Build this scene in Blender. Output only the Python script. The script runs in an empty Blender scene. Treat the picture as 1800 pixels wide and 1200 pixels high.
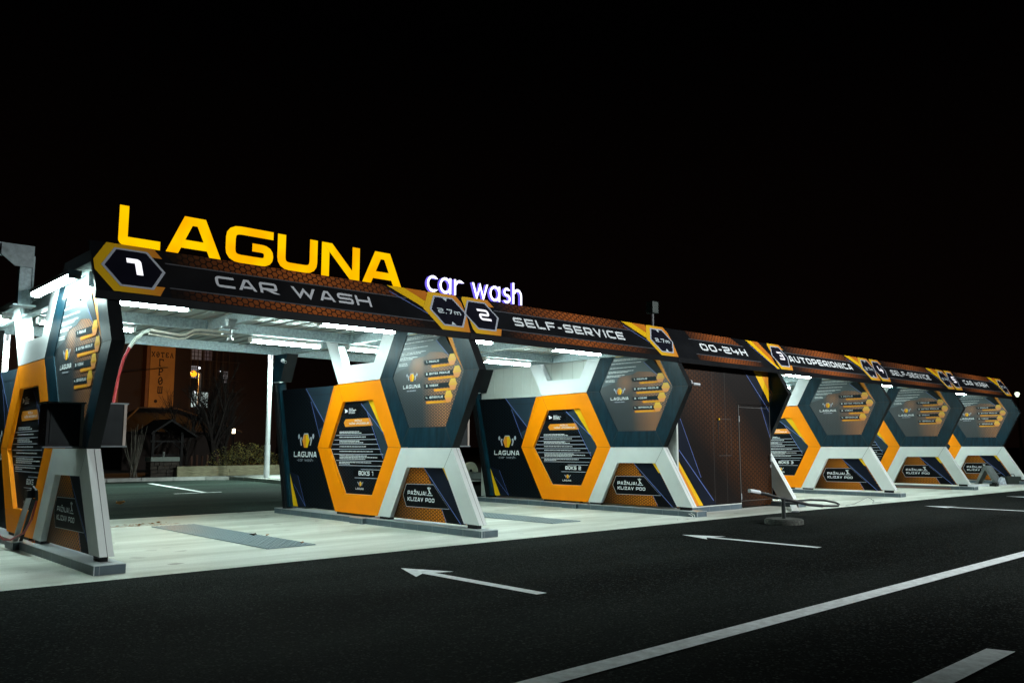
import bpy, bmesh, math, random
from mathutils import Vector, Matrix
random.seed(7)
R = math.radians
C = bpy.context.scene.collection
sc = bpy.context.scene

# ------------------------------------------------------------------ camera, world, exposure
cam_d = bpy.data.cameras.new('camera')
cam = bpy.data.objects.new('camera', cam_d)
C.objects.link(cam)
cam.location = (-2.6299, -9.0581, 1.1715)
cam.rotation_euler = (R(90 + 7.026), 0, R(-42.747))
cam_d.sensor_width = 36
cam_d.lens = 29.675
cam_d.clip_end = 2000
cam_d.clip_start = 0.05
sc.camera = cam

world = bpy.data.worlds.new('World')
sc.world = world
world.use_nodes = True
wn = world.node_tree
bg = wn.nodes['Background']
# night sky: almost black, a trace of warm town glow low down
tc = wn.nodes.new('ShaderNodeTexCoord')
sx = wn.nodes.new('ShaderNodeSeparateXYZ')
cr = wn.nodes.new('ShaderNodeValToRGB')
wn.links.new(tc.outputs['Generated'], sx.inputs[0])
wn.links.new(sx.outputs['Z'], cr.inputs[0])
cr.color_ramp.elements[0].position = 0.0
cr.color_ramp.elements[0].color = (0.0022, 0.0010, 0.0007, 1)
cr.color_ramp.elements[1].position = 0.45
cr.color_ramp.elements[1].color = (0.0002, 0.00015, 0.0002, 1)
wn.links.new(cr.outputs[0], bg.inputs['Color'])
bg.inputs['Strength'].default_value = 1.0

sc.view_settings.view_transform = 'Standard'
sc.view_settings.look = 'None'
sc.view_settings.exposure = 0.0
sc.view_settings.gamma = 1.0
sc.render.engine = 'CYCLES'
sc.cycles.use_denoising = True
sc.cycles.max_bounces = 8
sc.cycles.sample_clamp_indirect = 6.0

TUBE = 104.0       # emission of the fluorescent diffusers
LOT = 11500.0      # added unseen lamps on the street side

# ------------------------------------------------------------------ materials
MATS = {}
def rgb(c): return (c[0], c[1], c[2], 1)
def mat(name, col, rough=0.5, metal=0.0, var=0.12, scale=6.0, bump=0.0, bscale=60.0, spec=0.5, stretch=None, dirt=None):
    if name in MATS: return MATS[name]
    m = bpy.data.materials.new(name); m.use_nodes = True
    nt = m.node_tree; b = nt.nodes['Principled BSDF']
    b.inputs['Roughness'].default_value = rough
    b.inputs['Metallic'].default_value = metal
    b.inputs['Specular IOR Level'].default_value = spec
    t = nt.nodes.new('ShaderNodeTexCoord')
    vec = t.outputs['Object']
    if stretch:
        mp = nt.nodes.new('ShaderNodeMapping'); mp.inputs['Scale'].default_value = stretch
        nt.links.new(vec, mp.inputs[0]); vec = mp.outputs[0]
    n = nt.nodes.new('ShaderNodeTexNoise'); n.inputs['Scale'].default_value = scale
    n.inputs['Detail'].default_value = 6; n.inputs['Roughness'].default_value = 0.65
    nt.links.new(vec, n.inputs['Vector'])
    r = nt.nodes.new('ShaderNodeValToRGB')
    r.color_ramp.elements[0].position = 0.3; r.color_ramp.elements[1].position = 0.7
    lo = tuple(max(0, x * (1 - var)) for x in col); hi = tuple(min(1, x * (1 + var)) for x in col)
    if dirt: lo = dirt
    r.color_ramp.elements[0].color = rgb(lo); r.color_ramp.elements[1].color = rgb(hi)
    nt.links.new(n.outputs['Fac'], r.inputs[0]); nt.links.new(r.outputs[0], b.inputs['Base Color'])
    rr = nt.nodes.new('ShaderNodeMapRange'); rr.inputs[3].default_value = max(0.03, rough - 0.08); rr.inputs[4].default_value = min(1, rough + 0.1)
    nt.links.new(n.outputs['Fac'], rr.inputs[0]); nt.links.new(rr.outputs[0], b.inputs['Roughness'])
    if bump > 0:
        n2 = nt.nodes.new('ShaderNodeTexNoise'); n2.inputs['Scale'].default_value = bscale; n2.inputs['Detail'].default_value = 4
        nt.links.new(vec, n2.inputs['Vector'])
        bp = nt.nodes.new('ShaderNodeBump'); bp.inputs['Strength'].default_value = bump; bp.inputs['Distance'].default_value = 0.01
        nt.links.new(n2.outputs['Fac'], bp.inputs['Height']); nt.links.new(bp.outputs[0], b.inputs['Normal'])
    MATS[name] = m
    return m

def emit(name, col, strength, grad=None):
    if name in MATS: return MATS[name]
    m = bpy.data.materials.new(name); m.use_nodes = True
    nt = m.node_tree; nt.nodes.remove(nt.nodes['Principled BSDF'])
    e = nt.nodes.new('ShaderNodeEmission'); e.inputs['Color'].default_value = rgb(col); e.inputs['Strength'].default_value = strength
    if grad:     # uneven LED density inside a translucent letter
        t = nt.nodes.new('ShaderNodeTexCoord'); n = nt.nodes.new('ShaderNodeTexNoise'); n.inputs['Scale'].default_value = 3.2
        n.inputs['Detail'].default_value = 1.5
        r = nt.nodes.new('ShaderNodeValToRGB'); r.color_ramp.elements[0].position = 0.35; r.color_ramp.elements[1].position = 0.62
        r.color_ramp.elements[0].color = rgb(grad); r.color_ramp.elements[1].color = rgb(col)
        nt.links.new(t.outputs['Object'], n.inputs['Vector']); nt.links.new(n.outputs['Fac'], r.inputs[0]); nt.links.new(r.outputs[0], e.inputs['Color'])
    nt.links.new(e.outputs[0], nt.nodes['Material Output'].inputs['Surface'])
    MATS[name] = m
    return m

def honey(name, size, line, cell, glow=None, ga=(0, 0, 0), gw=1.0, swap=False, width=0.10, rough=0.45, abs_=True, noise=0.0, extra=None, spec=.16):
    """printed honeycomb: cells of flat-to-flat `size` metres on the UVs; cells blend from `cell` to `glow`
    along the printed gradient 1-|ga.x*u+ga.y*v+ga.z|/gw"""
    if name in MATS: return MATS[name]
    m = bpy.data.materials.new(name); m.use_nodes = True
    nt = m.node_tree; N = nt.nodes; L = nt.links; b = N['Principled BSDF']; b.inputs['Roughness'].default_value = rough; b.inputs['Specular IOR Level'].default_value = spec
    def vm(op, a, bb=None):
        n = N.new('ShaderNodeVectorMath'); n.operation = op
        for i, s in enumerate((a, bb)):
            if s is None: continue
            if isinstance(s, tuple): n.inputs[i].default_value = s
            else: L.new(s, n.inputs[i])
        return n.outputs['Value'] if op == 'DOT_PRODUCT' else n.outputs['Vector']
    def ma(op, a, bb=None, clamp=False):
        n = N.new('ShaderNodeMath'); n.operation = op; n.use_clamp = clamp
        for i, s in enumerate((a, bb)):
            if s is None: continue
            if isinstance(s, (int, float)): n.inputs[i].default_value = s
            else: L.new(s, n.inputs[i])
        return n.outputs[0]
    uv = N.new('ShaderNodeUVMap').outputs[0]
    p0 = uv
    if swap:
        s = N.new('ShaderNodeSeparateXYZ'); L.new(uv, s.inputs[0]); c = N.new('ShaderNodeCombineXYZ')
        L.new(s.outputs[1], c.inputs[0]); L.new(s.outputs[0], c.inputs[1]); p0 = c.outputs[0]
    k = 1.0 / size
    p = vm('ADD', vm('MULTIPLY', p0, (k, k, 0.0)), (1000.0, 1000 * 1.7320508, 0.0))
    r = (1.0, 1.7320508, 1.0); h = (0.5, 0.8660254, 0.0)
    a = vm('SUBTRACT', vm('MODULO', p, r), h)
    bq = vm('SUBTRACT', vm('MODULO', vm('SUBTRACT', p, h), r), h)
    f = ma('LESS_THAN', vm('DOT_PRODUCT', a, a), vm('DOT_PRODUCT', bq, bq))
    mx = N.new('ShaderNodeMix'); mx.data_type = 'VECTOR'
    L.new(f, mx.inputs[0]); L.new(bq, mx.inputs[4]); L.new(a, mx.inputs[5])
    q = vm('ABSOLUTE', mx.outputs[1])
    d = ma('MAXIMUM', vm('DOT_PRODUCT', q, (1.0, 0.0, 0.0)), vm('DOT_PRODUCT', q, (0.5, 0.8660254, 0.0)))
    edge = ma('SUBTRACT', 0.5, d)
    mr = N.new('ShaderNodeMapRange'); mr.interpolation_type = 'SMOOTHSTEP'
    mr.inputs[1].default_value = width * 0.55; mr.inputs[2].default_value = width * 1.1
    L.new(edge, mr.inputs[0])
    cellc = None
    if glow:
        g = vm('DOT_PRODUCT', uv, (ga[0], ga[1], 0.0)); g = ma('ADD', g, ga[2])
        if abs_: g = ma('ABSOLUTE', g)
        g = ma('SUBTRACT', 1.0, ma('DIVIDE', g, gw), clamp=True)
        if noise > 0:
            nz = N.new('ShaderNodeTexNoise'); nz.inputs['Scale'].default_value = 2.2; L.new(uv, nz.inputs['Vector'])
            g = ma('MULTIPLY', g, ma('ADD', ma('MULTIPLY', nz.outputs[0], 2 * noise), 1 - noise), clamp=True)
        if extra:   # second printed patch (ux, uy, radius)
            dd = vm('SUBTRACT', uv, (extra[0], extra[1], 0.0)); dl = N.new('ShaderNodeVectorMath'); dl.operation = 'LENGTH'; L.new(dd, dl.inputs[0])
            e2 = ma('SUBTRACT', 1.0, ma('DIVIDE', dl.outputs['Value'], extra[2]), clamp=True)
            g = ma('MAXIMUM', g, e2)
        mc = N.new('ShaderNodeMix'); mc.data_type = 'RGBA'; L.new(g, mc.inputs[0])
        mc.inputs[6].default_value = rgb(cell); mc.inputs[7].default_value = rgb(glow); cellc = mc.outputs[2]
    mo = N.new('ShaderNodeMix'); mo.data_type = 'RGBA'; L.new(mr.outputs[0], mo.inputs[0])
    mo.inputs[6].default_value = rgb(line)
    if cellc: L.new(cellc, mo.inputs[7])
    else: mo.inputs[7].default_value = rgb(cell)
    L.new(mo.outputs[2], b.inputs['Base Color'])
    MATS[name] = m
    return m

def ramp_print(name, c0, c1, u0, u1, rough=0.45, axis=0):
    """flat print whose ink runs from c0 to c1 along a UV axis"""
    if name in MATS: return MATS[name]
    m = bpy.data.materials.new(name); m.use_nodes = True
    nt = m.node_tree; b = nt.nodes['Principled BSDF']; b.inputs['Roughness'].default_value = rough
    uv = nt.nodes.new('ShaderNodeUVMap'); s = nt.nodes.new('ShaderNodeSeparateXYZ'); nt.links.new(uv.outputs[0], s.inputs[0])
    mr = nt.nodes.new('ShaderNodeMapRange'); mr.inputs[1].default_value = u0; mr.inputs[2].default_value = u1
    nt.links.new(s.outputs[axis], mr.inputs[0])
    mx = nt.nodes.new('ShaderNodeMix'); mx.data_type = 'RGBA'; nt.links.new(mr.outputs[0], mx.inputs[0])
    mx.inputs[6].default_value = rgb(c0); mx.inputs[7].default_value = rgb(c1)
    nt.links.new(mx.outputs[2], b.inputs['Base Color'])
    MATS[name] = m
    return m

# ------------------------------------------------------------------ mesh builder
class MB:
    def __init__(s): s.v = []; s.f = []; s.m = []; s.uv = []
    def poly(s, pts, mi=0, uv=None):
        i = len(s.v); s.v += [tuple(p) for p in pts]; s.f.append(list(range(i, i + len(pts)))); s.m.append(mi)
        s.uv.append(uv if uv else [(0, 0)] * len(pts))
    def box(s, lo, hi, mi=0):
        x0, y0, z0 = lo; x1, y1, z1 = hi
        P = [(x0, y0, z0), (x1, y0, z0), (x1, y1, z0), (x0, y1, z0), (x0, y0, z1), (x1, y0, z1), (x1, y1, z1), (x0, y1, z1)]
        for q in ((3, 2, 1, 0), (4, 5, 6, 7), (0, 1, 5, 4), (1, 2, 6, 5), (2, 3, 7, 6), (3, 0, 4, 7)): s.poly([P[i] for i in q], mi)
    def prism(s, pts, a, b, axis='x', mi=0, mside=None, mback=None):
        """2-D outline swept along an axis"""
        f = {'x': lambda p, t: (t, p[0], p[1]), 'y': lambda p, t: (p[0], t, p[1]), 'z': lambda p, t: (p[0], p[1], t)}[axis]
        n = len(pts)
        s.poly([f(p, a) for p in pts], mi, [(p[0], p[1]) for p in pts])
        s.poly([f(p, b) for p in reversed(pts)], mi if mback is None else mback, [(p[0], p[1]) for p in reversed(pts)])
        for i in range(n):
            j = (i + 1) % n
            s.poly([f(pts[i], a), f(pts[i], b), f(pts[j], b), f(pts[j], a)], mi if mside is None else mside)
    def tube(s, path, r, seg=8, mi=0, r2=None, cap=True):
        path = [Vector(p) for p in path]; rings = []
        for i, p in enumerate(path):
            d = (path[min(i + 1, len(path) - 1)] - path[max(i - 1, 0)])
            if d.length < 1e-9: d = Vector((0, 0, 1))
            d.normalize()
            u = d.cross(Vector((0, 0, 1)));
            if u.length < 1e-3: u = d.cross(Vector((1, 0, 0)))
            u.normalize(); w = d.cross(u)
            rr = r if r2 is None else r + (r2 - r) * i / (len(path) - 1)
            b = len(s.v)
            for k in range(seg):
                t = 2 * math.pi * k / seg
                s.v.append(tuple(p + (u * math.cos(t) + w * math.sin(t)) * rr))
            rings.append(b)
        for a, b in zip(rings, rings[1:]):
            for k in range(seg):
                k2 = (k + 1) % seg
                s.f.append([a + k, a + k2, b + k2, b + k]); s.m.append(mi); s.uv.append([(0, 0)] * 4)
        if cap:
            for b, rev in ((rings[0], True), (rings[-1], False)):
                q = list(range(b, b + seg)); s.f.append(q[::-1] if rev else q); s.m.append(mi); s.uv.append([(0, 0)] * seg)
    def bar(s, a, b, w, h, mi=0):
        a = Vector(a); b = Vector(b); d = (b - a).normalized(); u = d.cross(Vector((0, 0, 1)))
        if u.length < 1e-3: u = Vector((1, 0, 0))
        u.normalize(); v = u.cross(d)
        P = [p + u * sx_ * w / 2 + v * sy_ * h / 2 for p in (a, b) for sx_, sy_ in ((-1, -1), (1, -1), (1, 1), (-1, 1))]
        for q in ((3, 2, 1, 0), (4, 5, 6, 7), (0, 1, 5, 4), (1, 2, 6, 5), (2, 3, 7, 6), (3, 0, 4, 7)): s.poly([P[i] for i in q], mi)
    def build(s, name, mats, parent=None, smooth=False, bevel=0):
        me = bpy.data.meshes.new(name); me.from_pydata(s.v, [], s.f)
        if not isinstance(mats, (list, tuple)): mats = [mats]
        for m in mats: me.materials.append(m)
        me.polygons.foreach_set('material_index', s.m)
        ul = me.uv_layers.new(name='UVMap')
        flat = [c for f in s.uv for u in f for c in u]
        ul.data.foreach_set('uv', flat)
        if smooth: me.polygons.foreach_set('use_smooth', [True] * len(me.polygons))
        me.update()
        o = bpy.data.objects.new(name, me); C.objects.link(o)
        if parent: o.parent = parent
        if bevel:
            bm = bmesh.new(); bm.from_mesh(me); bmesh.ops.remove_doubles(bm, verts=bm.verts, dist=1e-5)
            bmesh.ops.recalc_face_normals(bm, faces=bm.faces)
            es = [e for e in bm.edges if len(e.link_faces) == 2 and e.calc_face_angle(0) > 0.5]
            bmesh.ops.bevel(bm, geom=es, offset=bevel, segments=2, affect='EDGES', profile=0.6)
            bm.to_mesh(me); bm.free()
        return o

def thing(name, label, cat, loc=(0, 0, 0), rz=0, group=None):
    o = bpy.data.objects.new(name, None); C.objects.link(o); o.empty_display_size = 0.2
    o.location = loc; o.rotation_euler = (0, 0, rz); o['label'] = label; o['category'] = cat
    if group: o['group'] = group
    return o
def tag(o, label, cat, group=None, kind=None):
    o['label'] = label; o['category'] = cat
    if group: o['group'] = group
    if kind: o['kind'] = kind
    return o
def struct(o, label=None, kind='structure'):
    o['kind'] = kind
    if label: o['label'] = label
    return o
def copy_tree(o, parent=None):
    c = o.copy(); C.objects.link(c); c.parent = parent
    for ch in list(o.children): copy_tree(ch, c)
    return c

# ------------------------------------------------------------------ stroke lettering (wide rounded techno capitals)
H_ = 0.105
def glyph(ch, W):
    h = H_; t = 1 - h
    g = {
     'A': [([(h*1.25, 0), (W/2-.13, t), (W/2+.13, t), (W-h*1.25, 0)], 0, 0), ([(.27*W, .27), (.73*W, .27)], 0, 0)],
     'B': [([(h, h), (h, t), (W-h, t), (W-h, h)], 1, .12), ([(2*h, .5), (W-2*h, .5)], 0, 0)],
     'C': [([(W, t), (h, t), (h, h), (W, h)], 0, .24)],
     'D': [([(h, h), (h, t), (W-h, t), (W-h, h)], 1, .22)],
     'E': [([(W, t), (h, t), (h, h), (W, h)], 0, .05), ([(2*h, .5), (W-.08, .5)], 0, 0)],
     'F': [([(W, t), (h, t), (h, 0)], 0, .05), ([(2*h, .48), (W-.1, .48)], 0, 0)],
     'G': [([(W, t), (h, t), (h, h), (W-h, h), (W-h, .48), (W*.55, .48)], 0, .24)],
     'H': [([(h, 0), (h, 1)], 0, 0), ([(W-h, 0), (W-h, 1)], 0, 0), ([(2*h, .5), (W-2*h, .5)], 0, 0)],
     'I': [([(W/2, 0), (W/2, 1)], 0, 0)],
     'J': [([(W-h, 1), (W-h, h), (0, h)], 0, .24)],
     'K': [([(h, 0), (h, 1)], 0, 0), ([(W-h*.6, 1), (2.6*h, .5), (W-h*.6, 0)], 0, 0)],
     'L': [([(h, 1), (h, h), (W, h)], 0, .04)],
     'M': [([(h, 0), (h, t), (W/2, .35), (W-h, t), (W-h, 0)], 0, 0)],
     'N': [([(h, 0), (h, 1)], 0, 0), ([(W-h, 0), (W-h, 1)], 0, 0), ([(h*1.35, 1), (W-h*1.35, 0)], 0, 0)],
     'O': [([(h, h), (h, t), (W-h, t), (W-h, h)], 1, .24)],
     'P': [([(h, 0), (h, t), (W-h, t), (W-h, .36), (2*h, .36)], 0, .14)],
     'R': [([(h, 0), (h, t), (W-h, t), (W-h, .38), (2*h, .38)], 0, .14), ([(W*.5, .27), (W-h*.9, 0)], 0, 0)],
     'S': [([(W, t), (h, t), (h, .5), (W-h, .5), (W-h, h), (0, h)], 0, .17)],
     'T': [([(0, t), (W, t)], 0, 0), ([(W/2, t-h), (W/2, 0)], 0, 0)],
     'U': [([(h, 1), (h, h), (W-h, h), (W-h, 1)], 0, .24)],
     'V': [([(h, 1), (W/2, h), (W-h, 1)], 0, 0)],
     'W': [([(h, 1), (W*.28, h), (W*.5, t-.12), (W*.72, h), (W-h, 1)], 0, 0)],
     'X': [([(h, 0), (W-h, 1)], 0, 0), ([(h, 1), (W-h, 0)], 0, 0)],
     'Z': [([(0, t), (W-1.6*h, t), (1.6*h, h), (W, h)], 0, 0)],
     '0': [([(h, h), (h, t), (W-h, t), (W-h, h)], 1, .24)],
     '1': [([(0, t), (W-h, t), (W-h, 0)], 0, .08)],
     '2': [([(0, t), (W-h, t), (W-h, .5), (h, .5), (h, h), (W, h)], 0, .17)],
     '3': [([(0, t), (W-h, t), (W-h, h), (0, h)], 0, .17), ([(.25*W, .5), (W-2*h, .5)], 0, 0)],
     '4': [([(h, 1), (h, .38), (W, .38)], 0, .1), ([(W-.35, .72), (W-.35, .38+h)], 0, 0), ([(W-.35, .38-h), (W-.35, 0)], 0, 0)],
     '5': [([(W, t), (h, t), (h, .5), (W-h, .5), (W-h, h), (0, h)], 0, .1)],
     '7': [([(0, t), (W-h, t), (W*.42, 0)], 0, .06)],
     '.': [([(W/2, 0), (W/2, .2)], 0, 0)],
     '-': [([(.08, .42), (W-.08, .42)], 0, 0)],
     '!': [([(W/2, .3), (W/2, 1)], 0, 0), ([(W/2, 0), (W/2, .17)], 0, 0)],
     'm': [([(h, 0), (h, .62), (W-h, .62), (W-h, 0)], 0, .1), ([(W/2, 0), (W/2, .62-h)], 0, 0)],
     ',': [([(W/2, -.12), (W/2, .15)], 0, 0)],
    }
    if ch == 'Ž': return glyph('Z', W) + [([(.3*W, 1.32), (.5*W, 1.17), (.7*W, 1.32)], 0, 0)]
    return g.get(ch, [])
GW = {'I': .26, '1': .62, '.': .3, '-': .62, '!': .3, 'M': 1.45, 'W': 1.6, ' ': .55, ',': .3, '4': 1.15, 'L': 1.02, 'm': 1.3, 'J': .95}
def gwidth(ch, wide): return GW.get(ch, 1.12) * (wide if ch not in '.!,-' else 1)

def fillet(pts, closed, r):
    if r <= 0: return [Vector(p) for p in pts]
    P = [Vector(p) for p in pts]; n = len(P); out = []
    for i, p in enumerate(P):
        if not closed and i in (0, n - 1): out.append(p); continue
        a = P[i - 1] - p; b = P[(i + 1) % n] - p
        la, lb = a.length, b.length; rr = min(r, la * .48, lb * .48)
        a.normalize(); b.normalize(); p0 = p + a * rr; p1 = p + b * rr
        for k in range(5):
            t = k / 4; out.append(p0 * (1 - t) ** 2 + p * 2 * t * (1 - t) + p1 * t * t)
    return out
def offsets(P, closed, hw):
    n = len(P); Ls = []; Rs = []
    for i in range(n):
        if closed: d0 = (P[i] - P[i - 1]); d1 = (P[(i + 1) % n] - P[i])
        else:
            d0 = P[i] - P[i - 1] if i > 0 else P[1] - P[0]
            d1 = P[i + 1] - P[i] if i < n - 1 else P[-1] - P[-2]
        d0 = d0.normalized() if d0.length > 1e-9 else Vector((1, 0)); d1 = d1.normalized() if d1.length > 1e-9 else d0
        if not closed and i in (0, n - 1):
            d = d0 if i else d1
            if abs(d.y) > .3:                       # cut diagonal and vertical ends level
                off = Vector((1, 0)) * hw / abs(d.y) * (-1 if d.y > 0 else 1)
            else: off = Vector((-d.y, d.x)) * hw
        else:
            nm = (Vector((-d0.y, d0.x)) + Vector((-d1.y, d1.x)))
            nm = nm.normalized() if nm.length > 1e-6 else Vector((-d0.y, d0.x))
            c = max(.45, nm.dot(Vector((-d0.y, d0.x)))); off = nm * hw / c
        Ls.append(P[i] + off); Rs.append(P[i] - off)
    return Ls, Rs
def text_w(s, wide=1.0, gap=.22): return sum(gwidth(c, wide) + gap for c in s) - gap
def text(mb, s, plane, u0, u1, v0, h, mi, layer=1.0, wide=1.0, gap=.22, hw=H_, depth=0, mside=None, only=None, step=.12):
    """lay lettering between u0 and u1 (u may run backwards) with cap height h on a plane function (u,v,layer)->xyz"""
    W = text_w(s, wide, gap); su = (u1 - u0) / W; x = 0; k = 0
    for ci, ch in enumerate(s):
        w = gwidth(ch, wide)
        for pts, closed, r in (glyph(ch, w) if only is None or only == ci else []):
            P = fillet(pts, closed, r); Ls, Rs = offsets(P, closed, hw); n = len(P); lay = layer + step * (k % 3); k += 1
            rng = range(n) if closed else range(n - 1)
            T = lambda p, l=lay: plane(u0 + (x + p.x) * su, v0 + p.y * h, l)
            for i in rng:
                j = (i + 1) % n
                mb.poly([T(Ls[i]), T(Rs[i]), T(Rs[j]), T(Ls[j])], mi)
                if depth:
                    B = lambda p: T(p, lay - depth)
                    ms = mi if mside is None else mside
                    mb.poly([B(Ls[j]), B(Rs[j]), B(Rs[i]), B(Ls[i])], ms)
                    mb.poly([T(Ls[i]), T(Ls[j]), B(Ls[j]), B(Ls[i])], ms); mb.poly([T(Rs[j]), T(Rs[i]), B(Rs[i]), B(Rs[j])], ms)
                    if not closed and i == 0: mb.poly([T(Rs[0]), T(Ls[0]), B(Ls[0]), B(Rs[0])], ms)
                    if not closed and i == n - 2: mb.poly([T(Ls[-1]), T(Rs[-1]), B(Rs[-1]), B(Ls[-1])], ms)
        x += w + gap
def greek(mb, plane, u0, u1, v, h, mi, layer=1.0):
    """a line too small to read: a row of broken little marks"""
    sgn = 1 if u1 > u0 else -1; u = u0; cnt = 0; wl = random.randint(3, 9)
    while (u1 - u) * sgn > h * .5:
        w = h * random.uniform(.45, .8)
        hh = h * random.choice((.8, 1, 1, .9))
        mb.poly([plane(u, v, layer), plane(u + sgn * w, v, layer), plane(u + sgn * w, v + hh, layer), plane(u, v + hh, layer)], mi)
        u += sgn * (w + h * .22); cnt += 1
        if cnt >= wl: u += sgn * h * .5; cnt = 0; wl = random.randint(3, 9)
def flat(mb, plane, pts, mi, layer=1.0): mb.poly([plane(p[0], p[1], layer) for p in pts], mi, [(p[0], p[1]) for p in pts])
def stripe(mb, plane, a, b, w, mi, layer=1.0):
    d = (Vector(b) - Vector(a)).normalized(); n = Vector((-d.y, d.x)) * w / 2; a = Vector(a); b = Vector(b)
    flat(mb, plane, [a + n, b + n, b - n, a - n], mi, layer)
def disc(mb, plane, c, r, mi, layer, n=10, sy=1): flat(mb, plane, [(c[0] + r * math.cos(2*math.pi*k/n), c[1] + sy*r * math.sin(2*math.pi*k/n)) for k in range(n)], mi, layer)
def logo(mb, plane, c, s, m_y, m_o, m_g, layer):
    """the emblem: a two-tone upright hexagon between two bent grey arms with round ends (u runs to the reader's left)"""
    cx, cy = c
    hx = [(1.0, 0.05), (.55, 1), (-.55, 1), (-1.0, 0.05), (-.5, -1), (.5, -1)]
    flat(mb, plane, [(cx + x*s*1.0, cy + y*s*.92 + .14*s) for x, y in hx], m_g, layer)
    flat(mb, plane, [(cx + x*s*.95, cy + y*s*.9) for x, y in [(0.0, 1), (-.55, 1), (-1, .05), (-.5, -1), (0.0, -1)]], m_y, layer + .3)
    flat(mb, plane, [(cx + x*s*.95, cy + y*s*.9) for x, y in [(0.0, 1), (.55, 1), (1, .05), (.5, -1), (0.0, -1)]], m_o, layer + .3)
    for sg in (1, -1):
        flat(mb, plane, [(cx + sg*x*s, cy + y*s) for x, y in [(1.12, .5), (1.5, .55), (1.66, .15), (1.36, -.62), (1.05, -.62), (1.28, 0.05)]], m_g, layer)
        disc(mb, plane, (cx + sg*1.95*s, cy + .62*s), .26*s, m_g, layer, 8, 1.4)

# ------------------------------------------------------------------ shared materials
def ground_mix(name, base, patch, speck, thr, sp_scale, rough, bump, stretch, speck_col, cracks=None):
    """aggregate ground: broad worn patches, lane streaks and a scatter of light stones"""
    m = bpy.data.materials.new(name); m.use_nodes = True; nt = m.node_tree; b = nt.nodes['Principled BSDF']; L = nt.links
    b.inputs['Roughness'].default_value = rough; b.inputs['Specular IOR Level'].default_value = .03
    t = nt.nodes.new('ShaderNodeTexCoord'); mp = nt.nodes.new('ShaderNodeMapping'); mp.inputs['Scale'].default_value = stretch; L.new(t.outputs['Object'], mp.inputs[0])
    n = nt.nodes.new('ShaderNodeTexNoise'); n.inputs['Scale'].default_value = 1.0; n.inputs['Detail'].default_value = 7; n.inputs['Roughness'].default_value = .6; L.new(mp.outputs[0], n.inputs['Vector'])
    r = nt.nodes.new('ShaderNodeValToRGB'); r.color_ramp.elements[0].position = .38; r.color_ramp.elements[1].position = .66; r.color_ramp.elements[0].color = rgb(base); r.color_ramp.elements[1].color = rgb(patch); L.new(n.outputs['Fac'], r.inputs[0])
    g = nt.nodes.new('ShaderNodeTexNoise'); g.inputs['Scale'].default_value = 70; g.inputs['Detail'].default_value = 3; L.new(t.outputs['Object'], g.inputs['Vector'])
    gr = nt.nodes.new('ShaderNodeMapRange'); gr.inputs[1].default_value = .35; gr.inputs[2].default_value = .65; gr.inputs[3].default_value = .45; gr.inputs[4].default_value = 1.7; L.new(g.outputs['Fac'], gr.inputs[0])
    mu = nt.nodes.new('ShaderNodeMix'); mu.data_type = 'RGBA'; mu.blend_type = 'MULTIPLY'; mu.inputs[0].default_value = speck; L.new(r.outputs[0], mu.inputs[6]); L.new(gr.outputs[0], mu.inputs[7])
    v = nt.nodes.new('ShaderNodeTexVoronoi'); v.inputs['Scale'].default_value = sp_scale; L.new(t.outputs['Object'], v.inputs['Vector'])
    s = nt.nodes.new('ShaderNodeSeparateColor'); L.new(v.outputs['Color'], s.inputs[0])
    sr = nt.nodes.new('ShaderNodeMapRange'); sr.inputs[1].default_value = thr; sr.inputs[2].default_value = 1.0; L.new(s.outputs[0], sr.inputs[0])
    mx = nt.nodes.new('ShaderNodeMix'); mx.data_type = 'RGBA'; L.new(sr.outputs[0], mx.inputs[0]); L.new(mu.outputs[2], mx.inputs[6]); mx.inputs[7].default_value = rgb(speck_col)
    L.new(mx.outputs[2], b.inputs['Base Color'])
    bp = nt.nodes.new('ShaderNodeBump'); bp.inputs['Strength'].default_value = bump; bp.inputs['Distance'].default_value = .012; L.new(g.outputs['Fac'], bp.inputs['Height']); L.new(bp.outputs[0], b.inputs['Normal'])
    return m
asph = ground_mix('asphalt', (.0012, .0014, .0013), (.0125, .0150, .0135), 1.0, .84, 80, .9, .9, (.11, .38, 1), (.050, .054, .050))
yard = ground_mix('rear_asphalt', (.020, .030, .025), (.040, .058, .049), .6, .9, 60, .9, .5, (.12, .7, 1), (.08, .08, .075))  # paler, greener asphalt colour for the rear yard
conc = ground_mix('wash_concrete', (.40, .415, .355), (.67, .69, .625), .14, .988, 9, .55, .05, (.30, 1.5, 1), (.24, .24, .20))
conc.node_tree.nodes['Principled BSDF'].inputs['Specular IOR Level'].default_value = .35
conc2 = mat('kerb_concrete', (0.38, 0.40, 0.37), .8, 0, .2, 5, .2, 40)
paint = mat('road_paint', (0.80, 0.84, 0.85), .7, 0, .15, 14, .3, 120, dirt=(.56, .58, .58))
teal = mat('teal_lacquer', (0.003, 0.022, 0.035), .36, .0, .55, 3.5, .05, 12, stretch=(1, 3, .7), spec=.15)
black = mat('black_lacquer', (0.004, 0.005, 0.006), .5, 0, .3, spec=.2)
orange = mat('orange_panel', (0.95, 0.265, 0.001), .42, 0, .05, 2, spec=.15)
white = mat('white_cladding', (0.70, 0.73, 0.71), .45, 0, .05, 2.5)
bwhite = mat('bright_bracket', (0.78, 0.80, 0.82), .4, 0, .04, 2)
galv = mat('galvanised_steel', (0.31, 0.38, 0.40), .45, .3, .35, 28, .05, 40)
sheet = mat('roof_sheet', (0.27, 0.31, 0.30), .5, .1, .15, 3)
sandwich = mat('white_sandwich_panel', (0.66, 0.70, 0.66), .5, 0, .05, 2)
trim = mat('aluminium_trim', (0.62, 0.66, 0.68), .3, .5, .1)
seam = mat('seam_gap', (0.03, 0.03, 0.03), .8)  # dark line colour of the panel joints
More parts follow.
